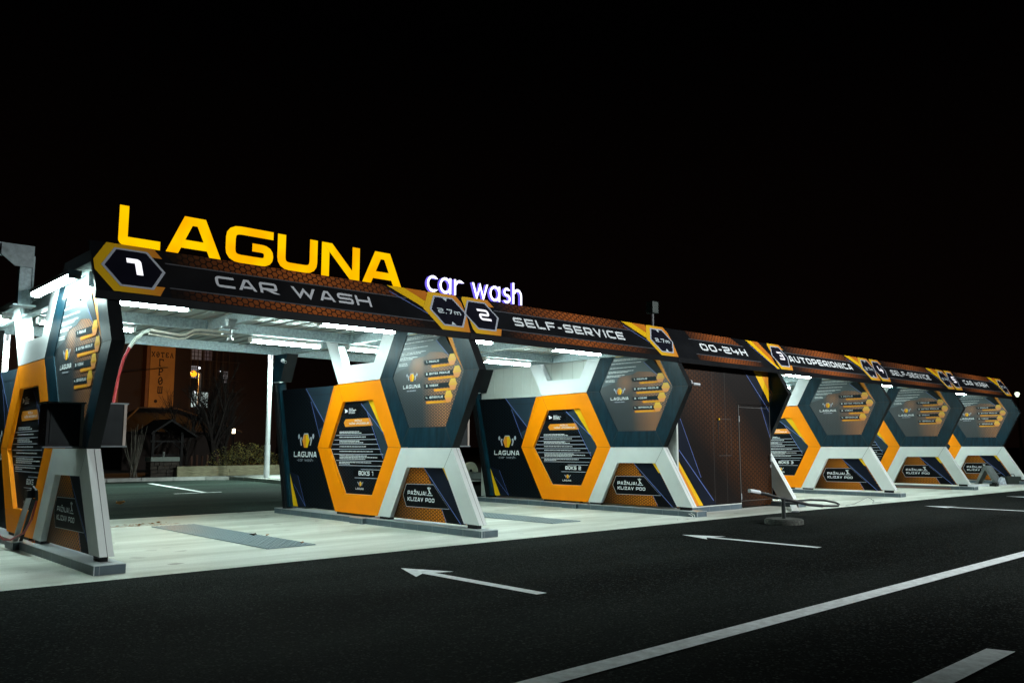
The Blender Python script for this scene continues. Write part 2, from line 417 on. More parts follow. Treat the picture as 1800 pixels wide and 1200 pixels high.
whiteink = mat('white_ink', (0.80, 0.82, 0.84), .5, 0, .03, spec=.16)
greyink = mat('grey_ink', (0.42, 0.44, 0.50), .5, 0, .05, spec=.16)
signgrey = mat('sign_grey_letters', (0.55, 0.56, 0.60), .5, 0, .05, spec=.16)
yellowink = mat('yellow_ink', (0.80, 0.46, 0.004), .5, 0, .04, spec=.16)
orangeink = mat('orange_ink', (0.72, 0.25, 0.02), .5, 0, .04, spec=.16)
darkorange = mat('dark_orange_ink', (0.55, 0.16, 0.01), .5, 0, .04, spec=.16)
lineblue = mat('pale_blue_line_ink', (0.13, 0.18, 0.45), .5, 0, .05, spec=.1)
navy = mat('navy_ink', (0.005, 0.008, 0.017), .5, 0, .2, 1.5, spec=.08)
slate = mat('slate_blue_ink', (0.020, 0.036, 0.052), .5, 0, .15, 1.5, spec=.10)
barink = mat('black_ink', (0.0025, 0.003, 0.004), .5, 0, .2, spec=.06)
tealbar = mat('dark_teal_ink', (0.006, 0.014, 0.018), .5, 0, .2, spec=.12)

def tile_mat():
    m = bpy.data.materials.new('slate_tiles'); m.use_nodes = True; nt = m.node_tree; b = nt.nodes['Principled BSDF']; b.inputs['Roughness'].default_value = .4
    t = nt.nodes.new('ShaderNodeTexCoord'); s = nt.nodes.new('ShaderNodeSeparateXYZ'); nt.links.new(t.outputs['Object'], s.inputs[0])
    a = nt.nodes.new('ShaderNodeMath'); a.operation = 'ADD'; nt.links.new(s.outputs[0], a.inputs[0]); nt.links.new(s.outputs[1], a.inputs[1])
    fr = nt.nodes.new('ShaderNodeMath'); fr.operation = 'MODULO'; a2 = nt.nodes.new('ShaderNodeMath'); a2.operation = 'ADD'; a2.inputs[1].default_value = 100.1
    nt.links.new(a.outputs[0], a2.inputs[0]); nt.links.new(a2.outputs[0], fr.inputs[0]); fr.inputs[1].default_value = .33
    lt = nt.nodes.new('ShaderNodeMath'); lt.operation = 'LESS_THAN'; lt.inputs[1].default_value = .008; nt.links.new(fr.outputs[0], lt.inputs[0])
    n = nt.nodes.new('ShaderNodeTexNoise'); n.inputs['Scale'].default_value = 5; nt.links.new(t.outputs['Object'], n.inputs['Vector'])
    r = nt.nodes.new('ShaderNodeValToRGB'); r.color_ramp.elements[0].color = (.05, .075, .09, 1); r.color_ramp.elements[1].color = (.10, .14, .165, 1)
    nt.links.new(n.outputs['Fac'], r.inputs[0])
    mx = nt.nodes.new('ShaderNodeMix'); mx.data_type = 'RGBA'; nt.links.new(lt.outputs[0], mx.inputs[0]); nt.links.new(r.outputs[0], mx.inputs[6]); mx.inputs[7].default_value = (.19, .22, .23, 1)
    nt.links.new(mx.outputs[2], b.inputs['Base Color'])
    return m
tiles = tile_mat()

tube_em = emit('fluorescent_diffuser', (0.75, 1.0, 0.96), TUBE)
digit_em = emit('lit_digit', (0.92, 0.92, 1.0), 1.35)
neon_em = emit('lit_white_letter', (0.80, 0.80, 1.0), 3.2)
laguna_em = emit('lit_yellow_letter', (1.0, 0.58, 0.0), 1.1, (1.0, 0.43, 0.0))

comb_header = honey('header_honeycomb', .083, (.003, .0025, .003), (.010, .006, .005), (.34, .085, .016), (1, 0, -2.55), 1.75, swap=True, width=.11)
comb_info = honey('info_honeycomb', .042, (.008, .011, .014), (.034, .046, .054), (.44, .17, .06), (1, -.12, -.0), .52, width=.16, extra=(.84, 2.33, .26), abs_=True, swap=True, spec=.5, rough=.38)
comb_step = honey('warning_honeycomb', .047, (.008, .004, .002), (.05, .018, .003), (.66, .20, .012), (1, -.2, -.05), 1.25, width=.13, swap=True, spec=.1)
comb_dark = honey('black_honeycomb', .050, (.010, .015, .020), (.0015, .002, .003), width=.15, swap=True, spec=.06, rough=.55)
comb_wall = honey('wall_honeycomb', .060, (.007, .011, .015), (.001, .0014, .0024), width=.15, swap=True, spec=.04, rough=.55)
comb_facade = honey('facade_honeycomb', .085, (.003, .0025, .0025), (.008, .0045, .0035), (.060, .020, .005), (1, 1.13, -12.64), 1.15, swap=True, width=.11, noise=.3, extra=(9.75, 2.6, .8), spec=.1)

# ------------------------------------------------------------------ the ground
g = MB(); g.poly([(-400, -300, -.004), (500, -300, -.004), (500, 400, -.004), (-400, 400, -.004)])
struct(g.build('asphalt_ground', asph), 'dark fine-grained asphalt of the yard and road')
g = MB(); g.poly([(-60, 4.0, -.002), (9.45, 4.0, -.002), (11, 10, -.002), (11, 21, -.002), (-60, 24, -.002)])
struct(g.build('rear_yard', yard), 'paler greener asphalt of the yard behind the bays')
edge = [(-1.75, -1.05), (-.9, -1.06), (4.25, -1.10), (9.16, -1.15), (11.64, -1.2), (16.0, -1.38), (22.5, -1.6), (29.5, -1.9)]
g = MB(); g.poly([(x, y, 0) for x, y in edge] + [(29.5, 5.25, 0), (-1.75, 5.4, 0)])
struct(g.build('wash_floor', conc), 'pale concrete floor under the wash bays')
# expansion joints cut in the concrete
g = MB()
for x in (-4.4, 2.3 + .9, 7.0 - 2.0): pass
for y in (1.2,): g.poly([(-1.7, y, .002), (29, y, .002), (29, y + .006, .002), (-1.7, y + .006, .002)])
struct(g.build('floor_joint', mat('joint_dirt', (.30, .30, .26), .9)), 'thin joint across the concrete floor')

def arrow(x, label):
    m = MB(); z = .001
    m.poly([(x - .055, -4.13, z), (x + .055, -4.13, z), (x + .055, -2.66, z), (x + .235, -2.72, z), (x, -2.2, z), (x - .215, -2.74, z), (x - .055, -2.62, z)])
    tag(m.build('painted_arrow', paint), label, 'road marking', 'white arrows pointing into the wash bays')
arrow(2.25, 'white arrow on asphalt in front of bay 1, the nearest arrow')
arrow(6.78, 'white arrow on asphalt in front of bay 2, left of the round stand')
arrow(14.72, 'white arrow on asphalt in front of bay 3, beyond the round stand')
arrow(19.4, 'white arrow on asphalt in front of bay 4, at the right edge')
m = MB(); m.poly([(-2, -6.0, .001), (60, -6.0, .001), (60, -5.85, .001), (-2, -5.85, .001)])
tag(m.build('lane_line', paint), 'long white lane line running across the asphalt beyond the arrows', 'road marking')
m = MB(); m.poly([(-1.5, -7.36, .001), (2.90, -7.33, .001), (2.86, -7.19, .001), (-1.5, -7.21, .001)])
tag(m.build('lane_line', paint), 'short white line cut off at the bottom right corner', 'road marking')
m = MB(); m.poly([(7.12, 18.3, .001), (7.3, 18.3, .001), (6.42, 12.1, .001), (6.28, 12.1, .001)]); m.poly([(5.55, 11.95, .0015), (6.75, 11.95, .0015), (6.75, 12.07, .0015), (5.55, 12.07, .0015)])
tag(m.build('parking_line', paint), 'white parking line on asphalt behind bay 1', 'road marking')

# kerb and planted ground behind
m = MB()
kp = [(-14, 21.6), (0, 20.7), (6.5, 20.1), (9.6, 19.75), (10.25, 19.3), (10.35, 18.4), (10.0, 15.2), (9.8, 10.5)]
inner = [(-14, 21.8), (0, 20.9), (6.55, 20.3), (9.75, 19.95), (10.5, 19.4), (10.58, 18.4), (10.22, 15.2), (10.0, 10.5)]
for i in range(len(kp) - 1):
    n = max(1, int((Vector(kp[i + 1]) - Vector(kp[i])).length / 1.0))
    for k in range(n):
        a = Vector(kp[i]).lerp(Vector(kp[i + 1]), (k + .01) / n); b = Vector(kp[i]).lerp(Vector(kp[i + 1]), (k + .99) / n)
        c = Vector(inner[i]).lerp(Vector(inner[i + 1]), (k + .99) / n); d = Vector(inner[i]).lerp(Vector(inner[i + 1]), (k + .01) / n)
        m.prism([a, b, c, d], -.05, .115, 'z')
struct(m.build('kerb', conc2), 'pale concrete kerb stones at the back of the yard')
g = MB(); g.poly([(x, y, .105) for x, y in inner] + [(30, 10.5, .105), (80, 60, .105), (-40, 60, .105)])
struct(g.build('garden_ground', mat('dark_soil', (.012, .010, .007), .95, 0, .5, 3, .4, 20)), 'dark planted ground behind the kerb')
g = MB(); g.poly([(10.36, 10.6, .108), (14.5, 10.6, .108), (14.5, 20.3, .108), (10.7, 20.0, .108), (10.72, 18.4, .108)])
struct(g.build('pavement', conc2), 'concrete island carrying the lamp pole')

# ------------------------------------------------------------------ wash partitions
PX = [0.0, 4.634, 9.316, 12.63, 17.244, 21.849, 26.482]
TB, TC, TD, TA = (1.2, 1.146), (-.555, 2.18), (0.0, 1.146), (1.78, 2.176)
TEAL_O = [(1.78, 2.176), (1.2, 1.146), (0.0, 1.146), (-.555, 2.18), (-.01, 3.205), (1.2, 3.205)]
TEAL_I = [(1.468, 2.176), (1.032, 1.43), (.174, 1.435), (-.22, 2.185), (.172, 2.925), (1.035, 2.925)]
OR_O = [(1.778, 2.170), (1.2, 1.140), (1.776, .125), (2.982, .128), (3.585, 1.142), (2.982, 2.158)]
OR_I = [(1.962, 1.875), (1.53, 1.150), (1.940, .419), (2.739, .415), (3.25, 1.130), (2.828, 1.873)]

def ring(mb, outer, inner, x0, xi, x1, m_f, m_s, m_in=None):
    n = len(outer); m_in = m_f if m_in is None else m_in
    for i in range(n):
        j = (i + 1) % n; o, p, a, b = outer[i], outer[j], inner[i], inner[j]
        mb.poly([(x0, *o), (x0, *p), (xi, *b), (xi, *a)], m_f)
        mb.poly([(x1, *a), (x1, *b), (x1, *p), (x1, *o)], m_f)
        mb.poly([(x0, *o), (x1, *o), (x1, *p), (x0, *p)], m_s)
        mb.poly([(xi, *a), (xi, *b), (x1 - .01, *b), (x1 - .01, *a)], m_in)

def partition(X, label, boks, full=True):
    t = thing('wash_partition', label, 'partition wall', (X, 0, 0), group='hexagon partition walls between wash bays')
    # ---- tiled plinth
    m = MB(); m.box((-.088, -.725, 0), (.19, 4.86, .083), 0); m.box((-.155, 1.95, 0), (-.090, 2.30, .083), 0)
    pl = m.build('plinth', tiles, t)
    m = MB(); m.box((-.091, -.728, .0835), (.193, 4.863, .090)); m.box((-.158, 1.947, .0835), (-.0925, 2.303, .090)); m.box((-.0915, -.729, 0), (-.083, -.7255, .083)); m.box((-.159, 1.9465, 0), (-.152, 1.9495, .083))
    m.build('plinth_trim', trim, pl)
    # ---- teal hexagon
    m = MB(); ring(m, TEAL_O, TEAL_I, 0.0, .016, .128, 0, 1)
    hexo = m.build('hexagon_frame', [teal, black], t)
    m = MB(); P0 = lambda u, v, l: (-.0006 * l - .0004, u, v)
    for a, b in ((0, 0), (3, 3), (1, 1), (2, 2)):
        o = Vector(TEAL_O[a]); i = Vector(TEAL_I[b]); d = (i - o).normalized(); n = Vector((-d.y, d.x)) * .0035
        m.poly([(-.001, *(o + n)), (.015, *(i + n)), (.015, *(i - n)), (-.001, *(o - n))])
    m.build('seam', seam, hexo)
    # ---- information poster inside it
    m = MB(); P = lambda u, v, l: (.0245 - .0016 * l, u, v)
    M = [comb_info, yellowink, orangeink, whiteink, tealbar, lineblue, greyink, mat('poster_slate_sheen', (.055, .080, .092), .38, 0, .12, 2, spec=.5), ramp_print('menu_yellow', (.80, .50, .02), (.78, .26, .05), .08, -.05, axis=1), black]  # poster slate lightened so its colour carries the gloss at the top
    scl = lambda pts, k=1.012: [((p[0] - .62) * k + .62, (p[1] - 2.18) * k + 2.18) for p in pts]
    m.prism(scl(TEAL_I), .0245, .10, 'x', 0, 9, 9)
    m.f[-8:]  # backing
    flat(m, P, [(1.43, 2.24), (1.05, 2.33), (.99, 2.42), (.69, 2.45), (.55, 2.50), (.30, 2.48), (.0, 2.40), (.02, 2.66), (.17, 2.90), (1.02, 2.90)], 7, 1)
    flat(m, P, [(1.09, 2.885), (.55, 2.86), (.60, 2.80), (1.06, 2.79)], 1, 2)
    flat(m, P, [(.26, 2.76), (.10, 2.76), (-.075, 2.405), (-.195, 2.20), (-.165, 2.24)], 2, 2)
    flat(m, P, [(.40, 2.66), (.12, 2.43), (-.02, 2.42), (.20, 2.75)], 4, 2)
    stripe(m, P, (.41, 2.66), (.12, 2.42), .008, 5, 3)
    for a, b, v in ((1.10, .43, 2.735), (1.107, .341, 2.712), (1.163, .463, 2.66), (1.199, .586, 2.582), (1.236, .638, 2.517), (1.236, .765, 2.495), (1.273, .847, 2.445), (1.282, .958, 2.422), (1.31, 1.098, 2.362), (1.315, 1.088, 2.337)):
        greek(m, P, a, b, v, .015, 3, 3)
    logo(m, P, (.98, 2.155), .062, 1, 2, 6, 2)
    text(m, 'LAGUNA', P, 1.195, .768, 2.0, .052, 3, 3)
    greek(m, P, 1.10, .87, 1.955, .018, 6, 3)
    for txt, uh, zh, ub, uo, ut in (('1. PRANJE', .045, 2.358, .699, .52, .338), ('2. EXTRA PRANJE', -.066, 2.184, .686, .595, .093), ('3. VOSAK', .023, 2.016, .692, .459, .35), ('4. ISPIRANJE', .116, 1.849, .679, .64, .24)):
        flat(m, P, [(ub, zh + .022), (ub - .02, zh - .04), (uh, zh - .042), (uh, zh + .03), (ub - .02, zh + .028)], 4, 2)
        flat(m, P, [(uo, zh - .064), (uo - .02, zh - .089), (uh - .02, zh - .085), (uh - .02, zh - .052), (uo - .012, zh - .05)], 2, 2)
        greek(m, P, uo - .05, uh + .1, zh - .077, .012, 1, 3)
        text(m, txt, P, .637, ut, zh - .014, .030, 3, 3, gap=.26)
        b = len(m.uv)
        flat(m, P, [(uh + .092, zh), (uh + .046, zh + .078), (uh - .046, zh + .078), (uh - .092, zh), (uh - .046, zh - .078), (uh + .046, zh - .078)], 8, 3)
        m.uv[-1] = [(0, q) for q in (0, .078, .078, 0, -.078, -.078)]
        stripe(m, P, (uh + .06, zh - .005), (uh - .06, zh + .003), .010, 1, 4)
    m.build('info_poster', M, hexo)
    # ---- orange hexagon
    m = MB(); ring(m, OR_O, OR_I, 0.0, 0.0, .126, 0, 0)
    m.poly([(0, 2.982, 2.158), (.05, 3.2, 2.15), (0, 3.585, 1.142)], 0); m.poly([(.05, 3.2, 2.15), (.126, 3.2, 2.15), (.126, 3.585, 1.142), (0, 3.585, 1.142)], 0)
    m.poly([(0, 2.982, 2.158), (.126, 2.982, 2.158), (.126, 3.2, 2.15), (.05, 3.2, 2.15)], 0)
    oro = m.build('orange_hexagon_frame', orange, t)
    m = MB()
    for a, b in (((2.982, 2.158), OR_I[5]), ((3.585, 1.142), OR_I[4]), ((1.2, 1.142), OR_I[1])):
        stripe(m, P0, a, b, .006, 0, 1)
    m.build('seam', mat('orange_seam', (.42, .11, .002), .6), oro)
    m = MB()
    for i in range(6):
        stripe(m, lambda u, v, l: (.0485, u, v), OR_I[i], OR_I[(i + 1) % 6], .012, 0)
    m.build('inner_edge', mat('pale_edge', (.6, .5, .4), .5), oro)
    m = MB(); P = lambda u, v, l: (.05 - .0016 * l, u, v)
    M = [comb_dark, barink, yellowink, orangeink, whiteink, slate, lineblue, greyink, black]
    m.prism([((p[0] - 2.4) * 1.02 + 2.4, (p[1] - 1.14) * 1.02 + 1.14) for p in OR_I], .05, .10, 'x', 0, 8, 8)
    flat(m, P, [(2.356, 1.80), (2.165, 1.872), (1.66, 1.30), (1.545, 1.15), (1.717, .969), (1.95, 1.37), (2.19, 1.70)], 5, 1)
    flat(m, P, [(2.165, 1.874), (1.975, 1.874), (1.56, 1.19), (1.62, 1.23), (1.741, 1.368)], 2, 1.6)
    stripe(m, P, (2.36, 1.83), (1.56, 1.24), .012, 6, 3); stripe(m, P, (2.19, 1.70), (1.72, .975), .010, 6, 3)
    flat(m, P, [(2.90, 1.787), (2.42, 1.782), (2.353, 1.725), (2.449, 1.66), (2.96, 1.661)], 1, 2)
    flat(m, P, [(2.847, 1.762), (2.80, 1.75), (2.743, 1.731), (2.76, 1.705), (2.80, 1.70), (2.833, 1.690), (2.82, 1.725)], 4, 3)
    for a, b, v in ((2.71, 2.59, 1.751), (2.71, 2.50, 1.728), (2.715, 2.53, 1.705), (2.715, 2.52, 1.682)): greek(m, P, a, b, v, .014, 4, 3)
    flat(m, P, [(2.86, 1.539), (2.805, 1.593), (2.11, 1.60), (2.02, 1.482), (2.811, 1.471)], 3, 2.5)
    text(m, 'PAŽNJA,', P, 2.53, 2.31, 1.552, .026, 4, 3.5, gap=.24); text(m, 'VAŽNO UPOZORENJE!', P, 2.70, 2.12, 1.507, .028, 4, 3.5, gap=.2)
    for (a, va), (b, vb) in (((3.095, 1.337), (1.987, 1.345)), ((3.14, 1.264), (1.90, 1.268)), ((3.19, 1.192), (1.86, 1.194)), ((3.21, 1.115), (1.80, 1.120)), ((3.15, 1.036), (1.72, 1.040)), ((3.06, .935), (1.72, .938)), ((2.98, .859), (1.76, .863)), ((2.33, .804), (1.80, .806)), ((2.50, .672), (1.86, .676))):
        stripe(m, P, (a, va), (b, vb), .009, 7, 2.4)
    flat(m, P, [(3.09, 1.40), (1.99, 1.40), (1.90, 1.20), (1.72, .99), (1.80, .86), (2.95, .86), (3.22, 1.12)], 1, .6)
    for a, b, v in ((2.979, 2.317, 1.363), (2.976, 2.40, 1.385), (2.976, 2.207, 1.300), (2.973, 2.388, 1.237), (2.972, 2.268, 1.213), (2.969, 2.201, 1.150), (2.966, 1.998, 1.075), (2.962, 2.164, 1.008), (2.961, 1.871, .984), (2.96, 2.205, .960), (2.969, 2.034, .903), (2.968, 2.638, .880)):
        greek(m, P, a, b, v, .014, 4, 3)
    flat(m, P, [(2.50, .80), (1.80, .80), (1.87, .680), (2.52, .676), (2.56, .74)], 1, 2)
    text(m, boks, P, 2.39, 1.981 if len(boks) > 4 else 2.08, .714, .066, 4, 3, gap=.2)
    logo(m, P, (2.335, .58), .036, 2, 3, 7, 2); text(m, 'LAGUNA', P, 2.467, 2.236, .492, .030, 4, 3)
    m.build('rules_poster', M, oro)
    # ---- white A-frame legs
    m = MB()
    wi = [(1.449, .126), (1.041, .862), (.178, .868), (-.259, .146)]
    wo = [(1.770, .126), (1.194, 1.140), (.004, 1.140), (-.578, .143)]
    for i in range(3):
        m.poly([(0, *wo[i]), (0, *wo[i + 1]), (0, *wi[i + 1]), (0, *wi[i])]); m.poly([(.13, *wi[i]), (.13, *wi[i + 1]), (.13, *wo[i + 1]), (.13, *wo[i])])
        m.poly([(0, *wo[i]), (.13, *wo[i]), (.13, *wo[i + 1]), (0, *wo[i + 1])]); m.poly([(0, *wi[i]), (0, *wi[i + 1]), (.13, *wi[i + 1]), (.13, *wi[i])])
    for a, b in ((wo[0], wi[0]), (wi[3], wo[3])): m.poly([(0, *a), (0, *b), (.13, *b), (.13, *a)])
    af = m.build('leg_frame', white, t)
    m = MB(); stripe(m, P0, (.004, 1.136), (.178, .868), .005, 0, 1)
    m.poly([(.068, -.5785, .143), (.073, -.5785, .143), (.073, -.0005, 1.138), (.068, -.0005, 1.138)])
    for v in m.v: pass
    m.build('seam', seam, af)
    m = MB(); m.box((.03, -.50, .09), (.10, -.30, .143)); m.box((.02, 1.5, .09), (.11, 1.74, .125)); m.box((.02, 2.0, .09), (.11, 2.96, .127))
    m.build('foot', black, t)
    m = MB(); P = lambda u, v, l: (.06 - .0016 * l, u, v)
    M = [comb_step, barink, whiteink, navy, lineblue, yellowink, greyink, black]
    m.prism([(1.44, .12), (1.05, .88), (.17, .88), (-.25, .12)], .06, .11, 'x', 0, 7, 7)
    flat(m, P, [(.711, .872), (.24, .872), (-.23, .12), (.17, .12), (.285, .305)], 3, 1)
    flat(m, P, [(.292, .872), (.18, .872), (.09, .70), (.155, .70)], 5, 2)
    flat(m, P, [(.285, .303), (.02, .312), (-.14, .12), (.17, .12)], 1, 1.6)
    stripe(m, P, (.70, .855), (-.14, .118), .011, 4, 3.5); stripe(m, P, (.285, .303), (.18, .12), .009, 4, 3.5)
    flat(m, P, [(1.21, .459), (1.130, .624), (.485, .634), (.12, .308), (1.12, .297)], 6, 2)
    flat(m, P, [(1.20, .459), (1.124, .617), (.482, .627), (.13, .315), (1.115, .304)], 1, 2.6)
    text(m, 'PAŽNJA!', P, 1.09, .645, .474, .054, 2, 3.2, gap=.2); text(m, 'KLIZAV POD', P, 1.088, .455, .384, .054, 2, 3.2, gap=.2)
    # slipping figure
    disc(m, P, (.585, .580), .014, 2, 3.2)
    flat(m, P, [(.60, .565), (.575, .555), (.548, .515), (.572, .508), (.590, .54)], 2, 3.3)
    stripe(m, P, (.57, .56), (.545, .585), .011, 2, 3.4); stripe(m, P, (.595, .56), (.62, .585), .011, 2, 3.4); stripe(m, P, (.56, .512), (.53, .500), .013, 2, 3.4)
    stripe(m, P, (.56, .515), (.60, .495), .012, 2, 3.5); stripe(m, P, (.63, .478), (.50, .478), .010, 2, 3.2)
    m.build('warning_poster', M, af)
    # ---- bright bracket carrying the roof
    m = MB()
    for q in ([(1.786, 2.182), (1.951, 2.45), (1.668, 2.94), (1.345, 2.94)], [(1.786, 2.182), (2.98, 2.168), (2.832, 2.452), (1.951, 2.45)], [(2.98, 2.168), (3.43, 2.94), (3.115, 2.94), (2.832, 2.452)]):
        m.prism(q, 0, .13, 'x')
    m.build('roof_bracket', bwhite, t)
    # ---- rear printed wall
    m = MB(); P = lambda u, v, l: (.05 - .0016 * l, u, v)
    M = [comb_wall, slate, navy, lineblue, yellowink, orangeink, whiteink, greyink, black, trim]
    m.prism([(2.95, .13), (3.60, 1.142), (3.19, 2.155), (5.02, 2.168), (4.44, .135)], .05, .11, 'x', 0, 9, 9)
    flat(m, P, [(4.115, 2.160), (3.20, 2.154), (3.44, 1.535), (3.60, 1.30), (3.66, 1.39), (3.93, 1.92)], 1, 1)
    flat(m, P, [(3.93, 1.92), (3.68, 1.42), (3.44, 1.53)], 2, 1.6)
    stripe(m, P, (4.115, 2.152), (3.44, 1.53), .012, 3, 3); stripe(m, P, (3.93, 1.92), (3.60, 1.31), .010, 3, 3)
    stripe(m, P, (3.945, 2.025), (3.26, 2.024), .006, 8, 3)
    flat(m, P, [(4.615, .73), (4.276, .14), (4.44, .137)], 4, 2)
    flat(m, P, [(4.615, .73), (4.308, .665), (4.016, .14), (4.276, .14)], 2, 1.6)
    stripe(m, P, (4.445, .51), (4.016, .15), .007, 3, 3); stripe(m, P, (4.31, .66), (4.016, .15), .006, 3, 3)
    logo(m, P, (4.068, 1.25), .125, 4, 5, 7, 2)
    text(m, 'LAGUNA', P, 4.47, 3.69, .978, .092, 6, 3); 
    lowcase(m, '-car wash-', P, 4.36, 3.78, .905, .055, 7, 3)
    m.build('printed_wall', M, t)
    m = MB(); m.prism([(4.45, .125), (4.535, .125), (5.085, 2.30), (5.005, 2.30)], -.012, .1, 'x')
    m.prism([(4.52, .09), (4.615, .09), (5.145, 2.305), (5.05, 2.305)], -.06, .16, 'x', 1, 1); m.prism([(4.86, 2.31), (5.145, 2.31), (5.09, 2.80), (4.63, 2.80)], -.06, .16, 'x', 0, 1)
    m.box((-.065, 4.87, 2.296), (.0, 5.13, 2.312), 2)
    m.build('rear_post', [teal, black, trim], t)
    return t

# thin round lower-case letters for the small sign and the wall print
def arcpts(cx, cy, r, a0, a1, n=14, ry=None):
    ry = ry or r
    return [(cx + r * math.cos(R(a0 + (a1 - a0) * k / n)), cy + ry * math.sin(R(a0 + (a1 - a0) * k / n))) for k in range(n + 1)]
LC = {'c': (.62, [(arcpts(.36, .33, .29, 50, 310), 0)]),
      'a': (.74, [(arcpts(.34, .33, .29, 0, 360), 0), ([(.63, 0), (.63, .66)], 0)]),
      'r': (.46, [([(.06, 0), (.06, .66)], 0), (arcpts(.34, .34, .26, 165, 55, 8), 0)]),
      'w': (.98, [([(.04, .66), (.28, .03), (.49, .58), (.70, .03), (.94, .66)], 0)]),
      's': (.54, [(arcpts(.28, .48, .17, 40, 250, 10, .145) + arcpts(.28, .19, .19, 75, -145, 10, .155), 0)]),
      'h': (.66, [([(.06, 0), (.06, .95)], 0), (arcpts(.34, .36, .25, 160, 0, 8, .28) + [(.59, 0)], 0)]),
      '-': (.42, [([(.06, .3), (.36, .3)], 0)]), ' ': (.42, [])}
def lowcase(mb, s, plane, u0, u1, v0, h, mi, layer=1.0, hw=.045, depth=0, only=None, gap=.1, mside=None):
    W = sum(LC[c][0] + gap for c in s) - gap; su = (u1 - u0) / W; x = 0
    for idx, ch in enumerate(s):
        w, strokes = LC[ch]
        if only is None or only == idx:
            for k, (pts, _) in enumerate(strokes):
                P = [Vector(p) for p in pts]; Ls, Rs = offsets(P, False, hw); lay = layer + (.12 if not depth else .002) * k
                T = lambda p, l=lay: plane(u0 + (x + p.x) * su, v0 + p.y * h, l)
                for i in range(len(P) - 1):
                    mb.poly([T(Ls[i]), T(Rs[i]), T(Rs[i + 1]), T(Ls[i + 1])], mi)
                    if depth:
                        B = lambda p: T(p, lay - depth)
                        mb.poly([B(Ls[i + 1]), B(Rs[i + 1]), B(Rs[i]), B(Ls[i])], mside)
                        mb.poly([T(Ls[i]), T(Ls[i + 1]), B(Ls[i + 1]), B(Ls[i])], mside); mb.poly([T(Rs[i + 1]), T(Rs[i]), B(Rs[i]), B(Rs[i + 1])], mside)
        x += w + gap

for X, lab, bk in ((PX[0], 'shadowed hexagon partition at the left end, beside the number 1 badge', 'BOKS'),
                   (PX[1], 'hexagon partition reading BOKS 1 between bay 1 and bay 2', 'BOKS 1'),
                   (PX[2], 'hexagon partition reading BOKS 2 against the brown service room', 'BOKS 2'),
                   (PX[3], 'unlit black hexagon end wall at the right of the service room door', 'BOKS'),
                   (PX[4], 'hexagon partition reading BOKS 3 to the right of the service room', 'BOKS 3'),
                   (PX[5], 'hexagon partition of bay 4, second from the right end', 'BOKS 4'),
                   (PX[6], 'last hexagon partition at the right end behind the rubbish pile', 'BOKS 5')):
    partition(X, lab, bk)

